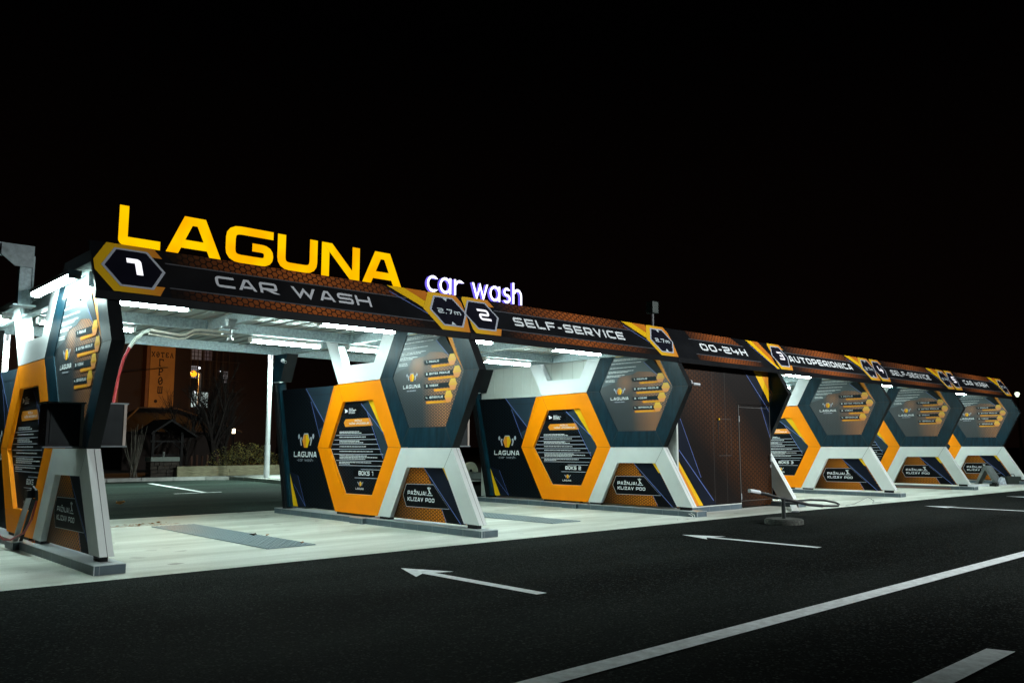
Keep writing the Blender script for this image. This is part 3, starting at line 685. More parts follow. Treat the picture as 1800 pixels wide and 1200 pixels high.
# ------------------------------------------------------------------ header boards (leaning back 30 degrees)
def hp(xo=0, lift=0.0022):
    return lambda u, s, l: (u + xo, -.205 + .5 * s - .866 * l * lift, 2.962 + .866 * s + .5 * l * lift)
def hs(s): return (-.205 + .5 * s, 2.962 + .866 * s)
badge_fill = ramp_print('badge_gradient', (.78, .44, .004), (.66, .22, .015), -.2, .25)
screen = mat('badge_black', (.005, .005, .012), .3, 0, .2)
HEXI = [(-.285, 0), (-.147, .228), (.147, .228), (.285, 0), (.147, -.228), (-.147, -.228)]
HEXG = [(-.318, 0), (-.164, .252), (.164, .252), (.318, 0), (.164, -.252), (-.164, -.252)]
def header(xa, xb, label, word, w0, w1, wide, digit=None, clr=True, first=False, tail_dx=0.0):
    t = thing('header_board', label, 'sign board', (xa, 0, 0), group='header boards above the wash bays')
    L = xb - xa
    m = MB(); f = hs
    top, bot = f(.312), f(-.326)
    prof = [top, bot, (-.3565, 2.600), (-.335, 2.598), (bot[0] + .055, bot[1] + .03), (top[0] + .05, top[1] - .002)]
    m.prism([(p[0], p[1]) for p in prof], 0.004, L - .004, 'x', 0)
    # printed front
    P = hp(0)
    x0 = -.11 if first else 0
    if first: m.prism([(p[0] , p[1]) for p in prof], -.11, .0035, 'x', 0)
    bd = m.build('board', mat('board_black', (.005, .0055, .007), .4, 0, .3, 2, spec=.15), t)
    m = MB(); Lw = L
    sfun = [((.70, .145), (Lw - .98, .145), (Lw - 1.22, .31), (.62, .31)), ((.62, -.205), (Lw - .55, -.205), (Lw - .40, -.32), (.62, -.32))]
    for q in sfun:
        pts = [P(a, b, 1) for a, b in q]
        m.poly(pts, 0, [(a / L * 5.1, b) for a, b in q])
    m.build('honeycomb_print', comb_header, bd)
    m = MB()
    for a, b in ((.62, Lw - .9), ):
        stripe(m, P, (a, .135), (b, .135), .016, 0, 1); stripe(m, P, (a, -.196), (Lw - .55, -.196), .016, 0, 1)
    m.build('edge_line', mat('band_edge_grey', (.060, .062, .072), .5), bd)
    for ci, ch in enumerate(word):
        if ch == ' ': continue
        m = MB(); text(m, word, P, w0 - xa, w1 - xa, -.093, .155, 0, 2, wide=wide, gap=.26, only=ci)
        m.build('letter', signgrey if first else mat('sign_pale_letters', (.80, .84, .86), .5, 0, .05), t)
    # tail stripes
    m = MB(); T = hp(L + tail_dx)
    if clr:
        flat(m, T, [(-1.154, .309), (-.882, .309), (-.58, .125), (-.668, .018)], 0, 2); flat(m, T, [(-.882, .309), (-.538, .309), (-.49, .27), (-.585, .122)], 1, 2)
        stripe(m, T, (-1.145, .215), (-.60, -.095), .011, 2, 2)
    else:
        flat(m, T, [(-.672, .309), (-.467, .309), (.055, -.32), (-.06, -.32)], 0, 2); flat(m, T, [(-.467, .309), (-.237, .309), (-.01, -.02), (-.02, -.235)], 1, 2.3)
        stripe(m, T, (-.63, .20), (-.055, -.312), .011, 2, 2)
    m.build('tail_stripes', [yellowink, darkorange, lineblue], t)
    def badge(cx, closed, left_clip):
        B = hp(cx); m = MB()
        if closed:
            outer = [(-.42, 0), (-.232, .309), (.236, .309), (.300, .19), (.300, -.06), (.255, -.322), (-.222, -.322)]
            flat(m, B, outer, 0, 3); lift = 0
        elif left_clip:
            flat(m, B, [(-.262, .12), (-.262, .26), (-.225, .309), (.238, .309), (.31, .187), (.20, .187), (.1, 0), (.20, -.20), (.288, -.20), (.22, -.322), (-.232, -.322), (-.262, -.26)], 0, 4.5); lift = 1.5
        else:
            flat(m, B, [(-.385, 0.06), (-.235, .309), (.238, .309), (.31, .187), (.20, .187), (.1, 0), (.20, -.20), (.288, -.20), (.22, -.322), (-.232, -.322), (-.385, -.07)], 0, 3); lift = 0
        flat(m, B, HEXG, 1, 4 + lift); flat(m, B, HEXI, 2, 4.6 + lift)
        return m, B, lift
    if digit:
        cx = .285 if first else .333
        m, B, lift = badge(cx, False, not first)
        bo = m.build('number_badge', [badge_fill, greyink, screen], t)
        m = MB(); W_ = .125 if digit == '1' else .205
        text(m, digit, B, -.065 if digit == '1' else -.055, -.065 + W_ + .01, -.085, .2, 0, 7 + lift, hw=.15 if digit == '1' else .095, depth=3, mside=1)
        m.build('lit_number', [digit_em, black], bo)
    if clr:
        m, B, lift = badge(L - .255, True, False)
        bo = m.build('clearance_badge', [badge_fill, greyink, screen], t)
        pd = mat('pale_digits', (.60, .68, .72), .5)
        for ci in range(4):
            m = MB(); text(m, '2.7m', B, -.185, .205, -.045, .082, 0, 5.4, gap=.2, only=ci); m.build('letter', pd, bo)
        m = MB(); flat(m, B, [(-.025, .222), (.05, .226), (.022, .168)], 0, 5.4); m.build('height_marker', pd, bo)
        m = MB(); flat(m, B, [(.0, -.172), (-.032, -.226), (.045, -.224)], 0, 5.4); m.build('height_marker', pd, bo)
    return t
header(PX[0], PX[1], 'header board with lit number 1 reading CAR WASH, nearest', 'CAR WASH', 1.14, 3.14, 1.25, '1', True, True)
header(PX[1], PX[2], 'header board with lit number 2 reading SELF-SERVICE', 'SELF-SERVICE', 5.575, 8.04, 1.0, '2')
header(PX[2], PX[3], 'header board reading 00-24H above the brown service room', '00-24H', 10.19, 11.72, 1.0, None, False)
header(PX[3], PX[4], 'header board with lit number 3 reading AUTOPERIONICA', 'AUTOPERIONICA', 13.31, 16.13, .92, '3')
header(PX[4], PX[5], 'header board with lit number 4 reading SELF-SERVICE, farther right', 'SELF-SERVICE', 18.19, 20.56, 1.0, '4')
header(PX[5], PX[6], 'header board with lit number 5 reading CAR WASH at the far right end', 'CAR WASH', 22.95, 24.85, 1.1, '5')

# ------------------------------------------------------------------ rooftop signs
t = thing('rooftop_sign', 'big glowing yellow LAGUNA letters standing on the first header board', 'sign', (0, .05, 3.24))
side_y = mat('letter_return', (.03, .02, .01), .5)
for ch, a, b in (('L', .182, .609), ('A', .663, 1.29), ('G', 1.337, 1.911), ('U', 1.971, 2.494), ('N', 2.559, 3.097), ('A', 3.139, 3.755)):
    m = MB(); text(m, ch, lambda u, v, l: (u, -.05 - l, v), a, b, .005, .418, 0, .0, wide=1.0, hw=.112, depth=.05, mside=1, step=.0015)
    lo = m.build('letter', [laguna_em, side_y], t)
m = MB(); m.box((.2, .0, -.03), (3.72, .03, .0)); 
m.build('mounting_rail', black, t)
t = thing('rooftop_sign', 'small white neon car wash lettering on the second header board', 'sign', (0, .05, 3.24))
for i, ch in enumerate('car wash'):
    if ch == ' ': continue
    m = MB(); lowcase(m, 'car wash', lambda u, v, l: (u, -.055 - l, v), 4.165, 5.945, .012, .335, 0, .0, hw=.050, depth=.05, only=i, gap=.12, mside=1)
    m.build('letter', [neon_em, emit('letter_side_glow', (.22, .16, 1.0), 1.0)], t)
m = MB(); m.box((4.2, .0, -.03), (5.9, .03, .0)); m.build('mounting_rail', black, t)

# ------------------------------------------------------------------ canopy roofs
def canopy(xa, xb, label, raf, halfs):
    t = thing('canopy_roof', label, 'roof', (0, 0, 2.8))
    m = MB(); n = int((xb - xa) / .25); d = (xb - xa) / n; zl, zh = .145, .225; y0, y1 = .06, 5.15
    prof = []
    for k in range(n):
        x = xa + k * d; prof += [(x, zl), (x + d * .68, zl), (x + d * .71, zh), (x + d * .97, zh)]
    prof.append((xb, zl))
    for a, b in zip(prof, prof[1:]):
        m.poly([(a[0], y0, a[1]), (b[0], y0, b[1]), (b[0], y1, b[1]), (a[0], y1, a[1])])
    m.poly([(xa, y0, .24), (xb, y0, .24), (xb, y1, .24), (xa, y1, .24)]); m.poly([(xa, y0, zl), (xa, y0, .24), (xa, y1, .24), (xa, y1, zl)]); m.poly([(xb, y0, zl), (xb, y0, .24), (xb, y1, .24), (xb, y1, zl)])
    m.poly([(xa, y1, zl - .0), (xb, y1, zl - .0), (xb, y1, .24), (xa, y1, .24)])
    m.build('roof_sheet', sheet, t)
    for y in (.12, 2.63, 5.0):
        m = MB(); m.box((xa, y, 0.0), (xb, y + .075, .143)); m.build('purlin', galv, t)
    for x in raf:
        for a, b in ((.197, 2.628), (2.707, 4.998)):
            m = MB(); m.box((x - .05, a, -.003), (x + .05, b, .140)); m.build('rafter', galv, t)
    for x in halfs:
        m = MB(); m.box((x - .045, .197, -.003), (x + .045, 2.628, .140)); m.build('rafter', galv, t)
    m = MB()
    for x in list(raf) + list(halfs):
        m.box((x - .075, 2.60, .02), (x + .075, 2.627, .12))
    m.build('joint_plate', galv, t)
    return t
canopy(-.045, 9.36, 'galvanised steel canopy with corrugated sheet over bays 1 and 2', (.06, 4.70, 9.30), (2.3, 7.0))
canopy(12.66, 26.62, 'galvanised steel canopy with corrugated sheet over bays 3 to 5', (12.76, 17.31, 21.91, 26.54), (14.9, 19.5, 24.2))

# ------------------------------------------------------------------ fluorescent lamps
def tube_proto():
    t = thing('fluorescent_lamp', 'x', 'lamp')
    m = MB(); n = 8
    pr = [(.055 * math.cos(math.pi * k / n), -.012 - .045 * math.sin(math.pi * k / n)) for k in range(n + 1)]
    for a, b in zip(pr, pr[1:]): m.poly([(-.56, *a), (-.56, *b), (.56, *b), (.56, *a)])
    for x in (-.56, .56): m.poly([(x, *p) for p in pr])
    m.build('diffuser', tube_em, t)
    m = MB(); m.box((-.60, -.06, -.0115), (.60, .06, .03)); 
    for s in (-1, 1): m.box((min(s*.562, s*.60), -.055, -.05), (max(s*.562, s*.60), .055, -.012))
    m.build('housing', mat('lamp_housing', (.7, .72, .72), .5), t)
    return t
tp = tube_proto(); used = [False]
def tube_at(x, y, z, rz, label):
    o = tp if not used[0] else copy_tree(tp); used[0] = True
    o.location = (x, y, z); o.rotation_euler = (0, 0, rz); o['label'] = label; o['group'] = 'fluorescent lamps under the canopies'
    return o
for x, y, lab in ((.60, .60, 'front lamp at the left of bay 1 beneath badge 1'), (3.48, .60, 'front lamp at the right of bay 1 beside its bracket'), (.75, 2.86, 'middle lamp at the left of bay 1, half hidden by the dark partition'), (3.62, 2.86, 'middle lamp at the right of bay 1 above the bracket'),
                  (5.27, 2.80, 'middle lamp at the left of bay 2, seen through the white bracket'), (8.20, 2.80, 'middle lamp of bay 2 against the white room wall'), (7.78, .60, 'front lamp of bay 2 under the SELF-SERVICE board'), (5.30, .62, 'front lamp at the left of bay 2 behind the first partition'),
                  (13.45, .55, 'front lamp at the left of bay 3 behind the black end wall'), (13.5, 2.8, 'middle lamp at the left of bay 3 behind the black end wall'), (18.1, 2.8, 'middle lamp at the left of bay 4 behind the BOKS 3 partition'), (22.7, 2.8, 'middle lamp at the left of bay 5 behind the bay 4 partition'), (18.05, .50, 'front lamp at the left of bay 4 behind the BOKS 3 partition'), (22.65, .50, 'front lamp at the left of bay 5 behind the bay 4 partition'),
                  (15.0, .55, 'front lamp of bay 3 under the AUTOPERIONICA board'), (16.2, 2.8, 'middle lamp of bay 3 behind the bracket'), (19.35, .55, 'front lamp of bay 4 below the board'), (20.6, 2.8, 'middle lamp of bay 4 behind the bracket'), (24.6, .55, 'front lamp of bay 5 at the far right'), (25.3, 2.8, 'middle lamp of bay 5 behind the bracket')):
    tube_at(x, y, 2.765, 0, 'fluorescent ' + lab)
for y, z, lab in ((.77, 2.885, 'fluorescent lamp slanting upward left of the number 1 badge'), (3.55, 2.78, 'fluorescent lamp cut off by the left edge of the photo')):
    tube_at(-.20, y, z, R(90), lab).scale = (1.25, 1, 1)

# ------------------------------------------------------------------ service room
t = thing('service_room', 'dark brown honeycomb-printed service room with a flush door under 00-24H', 'building', (9.50, -.15, 0))
m = MB(); m.box((0.0, .062, .09), (3.12, 5.2, 2.92), 0)
m.build('wall', [sandwich], t)
m = MB()
for k in range(16): m.box((-.004, .42 + k * .29, 2.17), (-.0005, .426 + k * .29, 2.9))
m.build('panel_joint', mat('panel_joint_grey', (.45, .48, .45), .6), t)
F = lambda u, v, l: (u - 9.50, -.0022 * l, v)
m = MB(); m.prism([(.04, .10), (1.955, .10), (1.955, 1.955), (3.10, 1.955), (3.10, 2.75), (.04, 2.75)], 0.0, .06, 'y', 0, 1, 1)
m.uv[0] = [(p[0] + 9.5, p[1]) for p in [(.04, .10), (1.955, .10), (1.955, 1.955), (3.10, 1.955), (3.10, 2.75), (.04, 2.75)]]
flat(m, F, [(9.545, 1.80), (9.61, 1.64), (10.16, .63), (10.66, .115), (10.26, .115), (9.545, .97)], 2, 1)
flat(m, F, [(9.545, .90), (9.545, .60), (10.03, .115), (10.24, .115)], 3, 2)
flat(m, F, [(9.545, .82), (9.545, .60), (10.03, .115), (10.12, .115)], 4, 2.6)
stripe(m, F, (9.55, 1.10), (10.56, .19), .014, 5, 3); stripe(m, F, (9.61, 1.64), (10.19, .61), .010, 5, 3)
flat(m, F, [(11.58, 2.74), (12.01, 2.74), (12.58, 2.02), (12.58, 1.99), (12.28, 1.99)], 2, 1)
flat(m, F, [(11.93, 2.74), (12.20, 2.74), (12.58, 2.24), (12.58, 2.02), (12.47, 2.15)], 3, 2)
flat(m, F, [(12.20, 2.74), (12.58, 2.74), (12.58, 2.24)], 4, 2.6)
stripe(m, F, (11.68, 2.62), (12.45, 1.96), .012, 5, 3)
for x in (10.62, 11.02): m.poly([F(x, .12, 1), F(x + .006, .12, 1), F(x + .006, 2.74, 1), F(x, 2.74, 1)], 6)
stripe(m, F, (10.78, 1.66), (11.2, 1.66), .008, 6, 2); stripe(m, F, (11.2, 1.66), (11.2, .99), .006, 6, 2); stripe(m, F, (10.78, .99), (11.2, .99), .008, 6, 2)
m.build('printed_facade', [comb_facade, black, navy, yellowink, orangeink, lineblue, mat('facade_seam', (.05, .042, .04), .6)], t)
m = MB(); m.poly([F(10.75, 1.66, 3), F(10.81, 1.66, 3), F(10.785, 1.18, 3), F(10.775, 1.18, 3)], 0); m.box((10.765 - 9.5, -.03, 1.64), (10.80 - 9.5, -.008, 1.675), 1)
m.build('vent_slot', [black, yellowink], t)
m = MB(); m.prism([(1.965, .03), (3.095, .03), (3.095, 1.945), (1.965, 1.945)], .004, .06, 'y', 0, 1, 1)
m.uv[0] = [(p[0] + 9.5, p[1]) for p in [(1.965, .03), (3.095, .03), (3.095, 1.945), (1.965, 1.945)]]
D2 = lambda u, v, l: (u - 9.50, .004 - .0022 * l, v)
flat(m, D2, [(12.28, 1.94), (12.59, 1.94), (12.59, 1.30)], 2, 1); stripe(m, D2, (12.47, 1.94), (12.59, 1.83), .012, 3, 2); stripe(m, D2, (12.28, 1.93), (12.59, 1.31), .010, 3, 2)
dr = m.build('door', [comb_facade, black, navy, lineblue], t)
m = MB()
for a, b in (((11.475, .03), (11.475, 1.945)), ((12.585, .03), (12.585, 1.945))): stripe(m, D2, a, b, .016, 0, 3)
stripe(m, D2, (11.475, 1.90), (12.58, 1.90), .008, 0, 3); stripe(m, D2, (11.475, .14), (12.55, .14), .008, 0, 3)
m.build('door_frame', mat('door_edge', (.12, .115, .11), .4, .3), dr)
m = MB(); m.box((12.50 - 9.5, -.05, .945), (12.585 - 9.5, -.03, .965)); m.box((12.525 - 9.5, -.03, .86), (12.555 - 9.5, -.004, 1.0)); m.box((12.53 - 9.5, -.02, .74), (12.55 - 9.5, -.004, .80))
m.build('handle', trim, dr)
for z in (.17, 1.62):
    m = MB(); m.box((11.462 - 9.5, -.014, z), (11.482 - 9.5, -.006, z + .11)); m.build('hinge', trim, dr)
m = MB(); m.box((.04, -.02, 0), (1.95, .06, .09)); m.build('plinth', tiles, t)
m = MB(); m.box((.04, -.024, .0905), (1.95, -.003, .105)); m.box((.0, -.004, .45), (.035, .058, 2.70)); m.box((.036, -.006, .105), (.0405, .06, 2.7))
m.build('corner_trim', mat('corner_white', (.6, .63, .6), .5), t)
m = MB(); m.poly([(11.50-9.5, -.9, .0015), (12.5-9.5, -.9, .0015), (12.5-9.5, -.02, .0015), (11.5-9.5, -.02, .0015)])

# ------------------------------------------------------------------ fittings
def cctv(loc, aim, label):
    t = thing('security_camera', label, 'camera', loc, aim, 'white security cameras on the partitions')
    m = MB(); m.tube([(0, 0, 0), (.06, 0, -.006), (.12, 0, -.012)], .024, 10); m.build('housing', mat('camera_white', (.7, .72, .75), .4), t)
    m = MB(); m.tube([(.121, 0, -.012), (.128, 0, -.013)], .019, 10); m.build('lens', black, t)
    m = MB(); m.tube([(-.0, 0, .0), (-.04, .0, .03)], .011, 8); m.tube([(-.055, 0, .03), (-.04, 0, .03)], .034, 10); m.build('mount', mat('camera_white', (.7, .72, .75), .4), t)
cctv((4.50, 4.62, 2.64), R(-100), 'white security camera on the rear post of the BOKS 1 partition')
cctv((9.62, -.45, 2.235), R(-25), 'white security camera on the black edge beside the service room')
cctv((-.14, 4.2, 2.52), R(-110), 'white security camera on the rear of the left end partition')

def cabinet(loc, w, h, d, label):
    t = thing('payment_cabinet', label, 'cabinet', loc, group='black payment cabinets on the partitions')
    m = MB(); m.box((0, 0, 0), (w, d, h)); m.build('body', mat('cabinet_black', (.014, .016, .018), .35, .2, .2), t, bevel=.006)
    m = MB(); m.box((-.02, -.012, h + .001), (w + .012, d + .01, h + .016)); m.box((-.02, -.012, -.016), (w + .012, d + .01, -.001)); m.build('rim', mat('cabinet_rim', (.22, .25, .26), .35, .5), t)
    m = MB(); m.box((w - .03, -.008, 0.0), (w - .002, -.001, h)); m.build('edge_strip', mat('cabinet_edge', (.50, .42, .37), .35, .4), t)
    m = MB(); m.box((.035, -.006, .03), (w - .05, -.001, h - .03)); m.build('front_panel', mat('cabinet_front', (.020, .024, .026), .3, .2), t)
    return t
cabinet((.135, .10, 1.172), .262, .42, .26, 'black payment cabinet on the right side of the left end partition')
cb = cabinet((-.355, .10, 1.165), .34, .42, .26, 'black payment cabinet on the near side of the left end partition')
m = MB()
for z in (.12, .16, .20, .27): m.box((-.004, .05, z), (-.001, .07, z + .012))
m.build('button', mat('button_grey', (.6, .62, .6), .4), cb)
cabinet((4.765, .10, 1.172), .25, .42, .26, 'black payment cabinet on the far side of the BOKS 1 partition')

def boom(x0, label, hose):
    t = thing('hose_boom', label, 'hose boom', (x0, 1.4, 2.8), group='swivel hose booms under the canopy')
    m = MB(); m.box((-.06, -.06, -.03), (.06, .06, 0)); m.box((-.05, -.03, -.09), (.05, .03, -.03)); m.tube([(0, 0, -.09), (0, 0, -.26)], .022, 10)
    m.box((-.13, -.03, -.125), (.10, .03, -.105)); m.box((-.11, -.03, -.205), (.05, .03, -.185)); m.tube([(0, 0, -.245), (0, 0, -.275)], .04, 10)
    m.build('swivel', mat('swivel_steel', (.35, .36, .36), .35, .7), t)
    if hose:
        a = [(-.02, 0, -.175), (-.40, 0, -.175), (-.47, 0, -.185), (-.58, 0, -.255), (-.66, 0, -.265), (-1.02, 0, -.235)]
        m = MB(); m.tube(a, .017, 8); m.tube([(p[0], p[1] + .03, p[2] - .045) for p in a], .012, 8)
        m.build('pipe', mat('boom_pipe', (.60, .55, .48), .35, .5), t)
        m = MB(); m.tube([(-1.02, 0, -.235), (-1.10, 0, -.275), (-1.18, .02, -.36), (-1.23, .05, -.46)], .022, 8); m.build('joint_sleeve', mat('sleeve', (.45, .47, .42), .5, .3), t)
        m = MB(); m.tube([(-1.23, .05, -.46), (-1.28, .08, -.60), (-1.32, .1, -.80), (-1.36, .1, -1.12), (-1.40, .06, -1.30)], .017, 8); m.build('hose', mat('red_hose', (.30, .02, .025), .4), t)
    else:
        m = MB(); m.tube([(.02, 0, -.175), (.5, .3, -.17), (.9, .55, -.18)], .014, 8); m.build('pipe', mat('boom_pipe', (.60, .55, .48), .35, .5), t)
boom(2.06, 'steel hose boom with bent twin pipe and red hose under bay 1 roof', True)
boom(5.62, 'short steel hose boom swivel under bay 2 roof', False)

t = thing('lance_holder', 'leaning grey lance holder with red hose on the left partition plinth', 'lance holder', (-.14, 2.05, .09))
m = MB(); m.bar((0, -.12, 0), (-.02, -.72, .56), .05, .03); m.build('arm', mat('holder_grey', (.42, .43, .42), .4, .3), t)
m = MB(); m.bar((.05, -.16, 0), (.03, -.70, .5), .03, .02); m.box((-.06, -.78, .52), (.04, -.66, .60)); m.tube([(-.0, -.72, .56), (-.01, -.80, .64), (.0, -.90, .60), (0, -.92, .50)], .014, 8); m.build('hook', black, t)
m = MB(); m.box((-.05, -.2, -.0), (.07, .02, .012)); m.build('base', trim, t)
m = MB(); m.tube([(.0, -.92, .50), (-.02, -.86, .30), (-.03, -.62, .14), (-.05, -.15, .03), (-.06, .1, .012), (-.06, .45, .05), (-.1, .8, .12), (-.16, 1.3, .22), (-.2, 1.8, .30)], .011, 8); m.build('hose', mat('red_hose', (.30, .02, .025), .4), t)

# drains
def grate_mat():
    m = bpy.data.materials.new('grating'); m.use_nodes = True; nt = m.node_tree; b = nt.nodes['Principled BSDF']; b.inputs['Roughness'].default_value = .4; b.inputs['Metallic'].default_value = .0
    b.inputs['Base Color'].default_value = (.27, .35, .37, 1); return m
gm = grate_mat()
for x, lab in ((1.99, 'galvanised grating set in the floor of bay 1'), (6.62, 'galvanised grating set in the floor of bay 2')):
    t = thing('floor_grating', lab, 'drain', (x, .05, 0), group='gratings in the wash floor')
    m = MB(); m.poly([(0, 0, .0015), (.64, 0, .0015), (.64, 3.58, .0015), (0, 3.58, .0015)]); m.build('pit', mat('pit_dark', (.012, .015, .016), .8), t)
    m = MB()
    k = 0.0
    while k < 3.58: m.box((.02, k, .002), (.62, k + .034, .014)); k += .09
    for x_ in [i * .0667 for i in range(10)]: m.box((x_, 0, .002), (x_ + .010, 3.58, .0155))
    m.build('bars', gm, t)

# debris
leafm = mat('dry_leaf', (.32, .14, .035), .8, 0, .5, 20)
m = MB()
for k in range(90):
    tpar = random.random(); x = .3 + 2.1 * tpar; y = 4.02 + .10 * math.sin(tpar * 5) + random.gauss(0, .05) + (.15 if tpar > .8 else 0)
    r = random.uniform(.015, .05); a = random.random() * 6.3; z = .004 + random.random() * .02
    q = [(x + r * math.cos(a), y + r * math.sin(a), z), (x - r * .4 * math.sin(a), y + r * .4 * math.cos(a), z + .01), (x - r * math.cos(a), y - r * math.sin(a), z), (x + r * .4 * math.sin(a), y - r * .4 * math.cos(a), z + .008)]
    m.poly(q)
for k in range(160):
    tpar = random.random(); x = -.4 + 2.9 * tpar; y = 4.03 + .10 * math.sin(tpar * 5) + random.gauss(0, .02); r = random.uniform(.01, .03)
    m.poly([(x - r * 2, y, .003), (x, y - r, .004), (x + r * 2, y + r * .2, .003), (x, y + r, .004)])
struct(tag(m.build('leaf_litter', leafm), 'drift of brown dry leaves across the concrete behind the grating', 'leaves'), None, 'stuff')
for x, y, s, lab in ((2.49, 1.42, .055, 'dark curled leaf on the grating of bay 1'), (2.52, .22, .035, 'small tan leaf at the near end of the grating'), (3.2, 8.7, .12, 'brown leaf clump on the rear asphalt with blue scrap'), (2.62, 1.3, .03, 'tiny orange leaf beside the curled leaf')):
    m = MB(); q = []
    for k in range(9):
        a = k / 9 * 6.283; rr = s * random.uniform(.6, 1.1); q.append((x + rr * math.cos(a), y + rr * .7 * math.sin(a), .02 + s * random.uniform(.1, .6)))
    for k in range(9): m.poly([(x, y, .03), q[k], q[(k + 1) % 9]]); m.poly([(x, y, .016), q[(k + 1) % 9], q[k]])
    tag(m.build('fallen_leaf', leafm if s != .055 else mat('dark_leaf', (.03, .02, .012), .7)), lab, 'leaf')

# ------------------------------------------------------------------ round stand with spring bar and cable loop
t = thing('barrier_stand', 'black bar on a short post in a round concrete foot on the asphalt', 'stand', (9.22, -2.30, 0))
m = MB(); n = 28
ringp = [(.285 * math.cos(2*math.pi*k/n), .285 * math.sin(2*math.pi*k/n)) for k in range(n)]
m.prism(ringp, 0, .062, 'z'); m.prism([(p[0]*.94, p[1]*.94) for p in ringp], .0625, .078, 'z')
m.build('foot', mat('rough_foot', (.050, .054, .046), .95, 0, .7, 30, 1.0, 60), t)
m = MB(); m.tube([(0, 0, .078), (0, 0, .39)], .030, 12); m.build('post', mat('post_dark', (.03, .035, .035), .4), t)
m = MB(); m.tube([(-.88, 0, .515), (-.55, 0, .47), (-.1, 0, .39), (.25, 0, .335), (.75, 0, .25), (1.25, 0.02, .205)], .024, 8); m.build('bar', mat('bar_black', (.012, .013, .014), .4), t)
m = MB(); m.tube([(-.93, 0, .525), (-.66, 0, .49)], .029, 8); m.build('bar_end', mat('end_white', (.7, .73, .75), .4), t)
m = MB(); m.tube([(1.25, .02, .205), (1.6, .04, .185), (1.86, .06, .175), (1.98, .10, .195), (1.92, .14, .225), (1.5, .12, .28), (1.0, .08, .31), (.4, .03, .318), (.1, .0, .34)], .017, 8); m.build('cable_loop', mat('bar_black', (.012, .013, .014), .4), t)
m = MB(); m.tube([(8.95, -.76, .075), (9.0, -.80, .04), (8.92, -.84, .01), (8.72, -.80, .008), (8.55, -.83, .008)], .007, 6); m.tube([(9.02, -.75, .085), (9.05, -.80, .05), (8.98, -.86, .01), (8.80, -.84, .008)], .007, 6)
tag(m.build('loose_cable', mat('cable_white', (.55, .58, .56), .5)), 'loose pale cable hanging off the BOKS 2 plinth', 'cable')
m = MB(); m.tube([(13.6, -1.15, .01), (14.2, -1.05, .012), (14.6, -.98, .05), (14.9, -1.0, .11), (15.0, -1.08, .03), (14.75, -1.15, .008), (15.1, -1.18, .008)], .006, 6)
tag(m.build('loose_cable', mat('cable_grey', (.25, .27, .26), .5)), 'thin loose wire curling at the floor edge before bay 3', 'cable')
m = MB(); m.bar((11.35, -1.32, .02), (12.35, -.72, .05), .12, .02)
tag(m.build('metal_strip', trim), 'pale metal strip lying on the floor by the black end wall', 'scrap')

# ------------------------------------------------------------------ rubbish at the right end
t = thing('sheet_metal_panel', 'bent grey metal panel leaning at the last partition', 'scrap', (26.0, .25, 0))
m = MB(); m.prism([(-.35, 0), (-.05, .55), (.03, .55), (-.27, 0)], -.5, .05, 'x'); m.prism([(-.05, .545), (.03, .56), (.33, 0.02), (.25, 0)], -.4, .02, 'x')
m.build('panel', mat('scrap_grey', (.13, .15, .15), .5, .3, .4, 6), t)
t = thing('tool_bag', 'dark green tool bag at the far right on the floor', 'bag', (26.35, -.22, 0), R(-35))
m = MB(); m.box((-.24, -.14, 0), (.24, .14, .24)); m.build('body', mat('bag_green', (.008, .018, .013), .8, 0, .4), t, bevel=.03)
m = MB(); m.tube([(-.12, -.02, .235), (-.08, -.02, .30), (.08, -.02, .30), (.12, -.02, .235)], .012, 6); m.build('handle', black, t)
t = thing('folded_tarp', 'crumpled blue and white plastic sack beside the tool bag', 'sack', (25.85, -.1, 0))
m = MB()
for k in range(10):
    a = k / 10 * 6.283; b = (k + 1) / 10 * 6.283; r1 = .16 + .04 * math.sin(3 * a); r2 = .16 + .04 * math.sin(3 * b)
    p1 = (r1 * math.cos(a), r1 * .7 * math.sin(a), .0); p2 = (r2 * math.cos(b), r2 * .7 * math.sin(b), 0); q1 = (r1 * .6 * math.cos(a + .2), r1 * .5 * math.sin(a + .2), .2 + .05 * math.sin(5 * a)); q2 = (r2 * .6 * math.cos(b + .2), r2 * .5 * math.sin(b + .2), .2 + .05 * math.sin(5 * b))
    m.poly([p1, p2, q2, q1]); m.poly([q1, q2, (0, 0, .24)])
m.build('sack', mat('sack', (.35, .40, .45), .6, 0, .8, 12), t)
for x, y, l, rz, lab, c in ((24.9, .25, 1.0, -.75, 'white board lying on the floor left of the metal panel', (.5, .52, .54)), (25.0, -.35, .7, -.6, 'pale narrow plank lying in front of the sack', (.45, .47, .46)), (24.3, .1, .9, -.7, 'white panel offcut lying nearest bay 5', (.55, .58, .62)), (25.5, -.7, .5, -.65, 'short pale batten in front of the tool bag', (.42, .44, .42))):
    m = MB(); m.box((-l/2, -.09, 0), (l/2, .09, .03)); o = m.build('board', mat('board_%d' % int(l*10), c, .5, 0, .2), None); o.location = (x, y, .0); o.rotation_euler = (0, 0, rz); tag(o, lab, 'board', 'offcut boards on the floor of bay 5')
m = MB(); m.box((-.12, -.1, 0), (.1, .08, .07)); m.box((-.05, -.05, .07), (.15, .03, .11)); o = m.build('tool_pile', black); o.location = (24.55, -.3, 0); tag(o, 'dark jumble of tools lying among the boards', 'tools')
m = MB(); m.box((-1.1, -.03, 0), (1.1, .03, .05)); o = m.build('timber', mat('timber_red', (.16, .09, .07), .8)); o.location = (21.68, .95, 0); o.rotation_euler = (0, 0, R(90)); tag(o, 'reddish timber lying along the bay 4 plinth', 'timber')

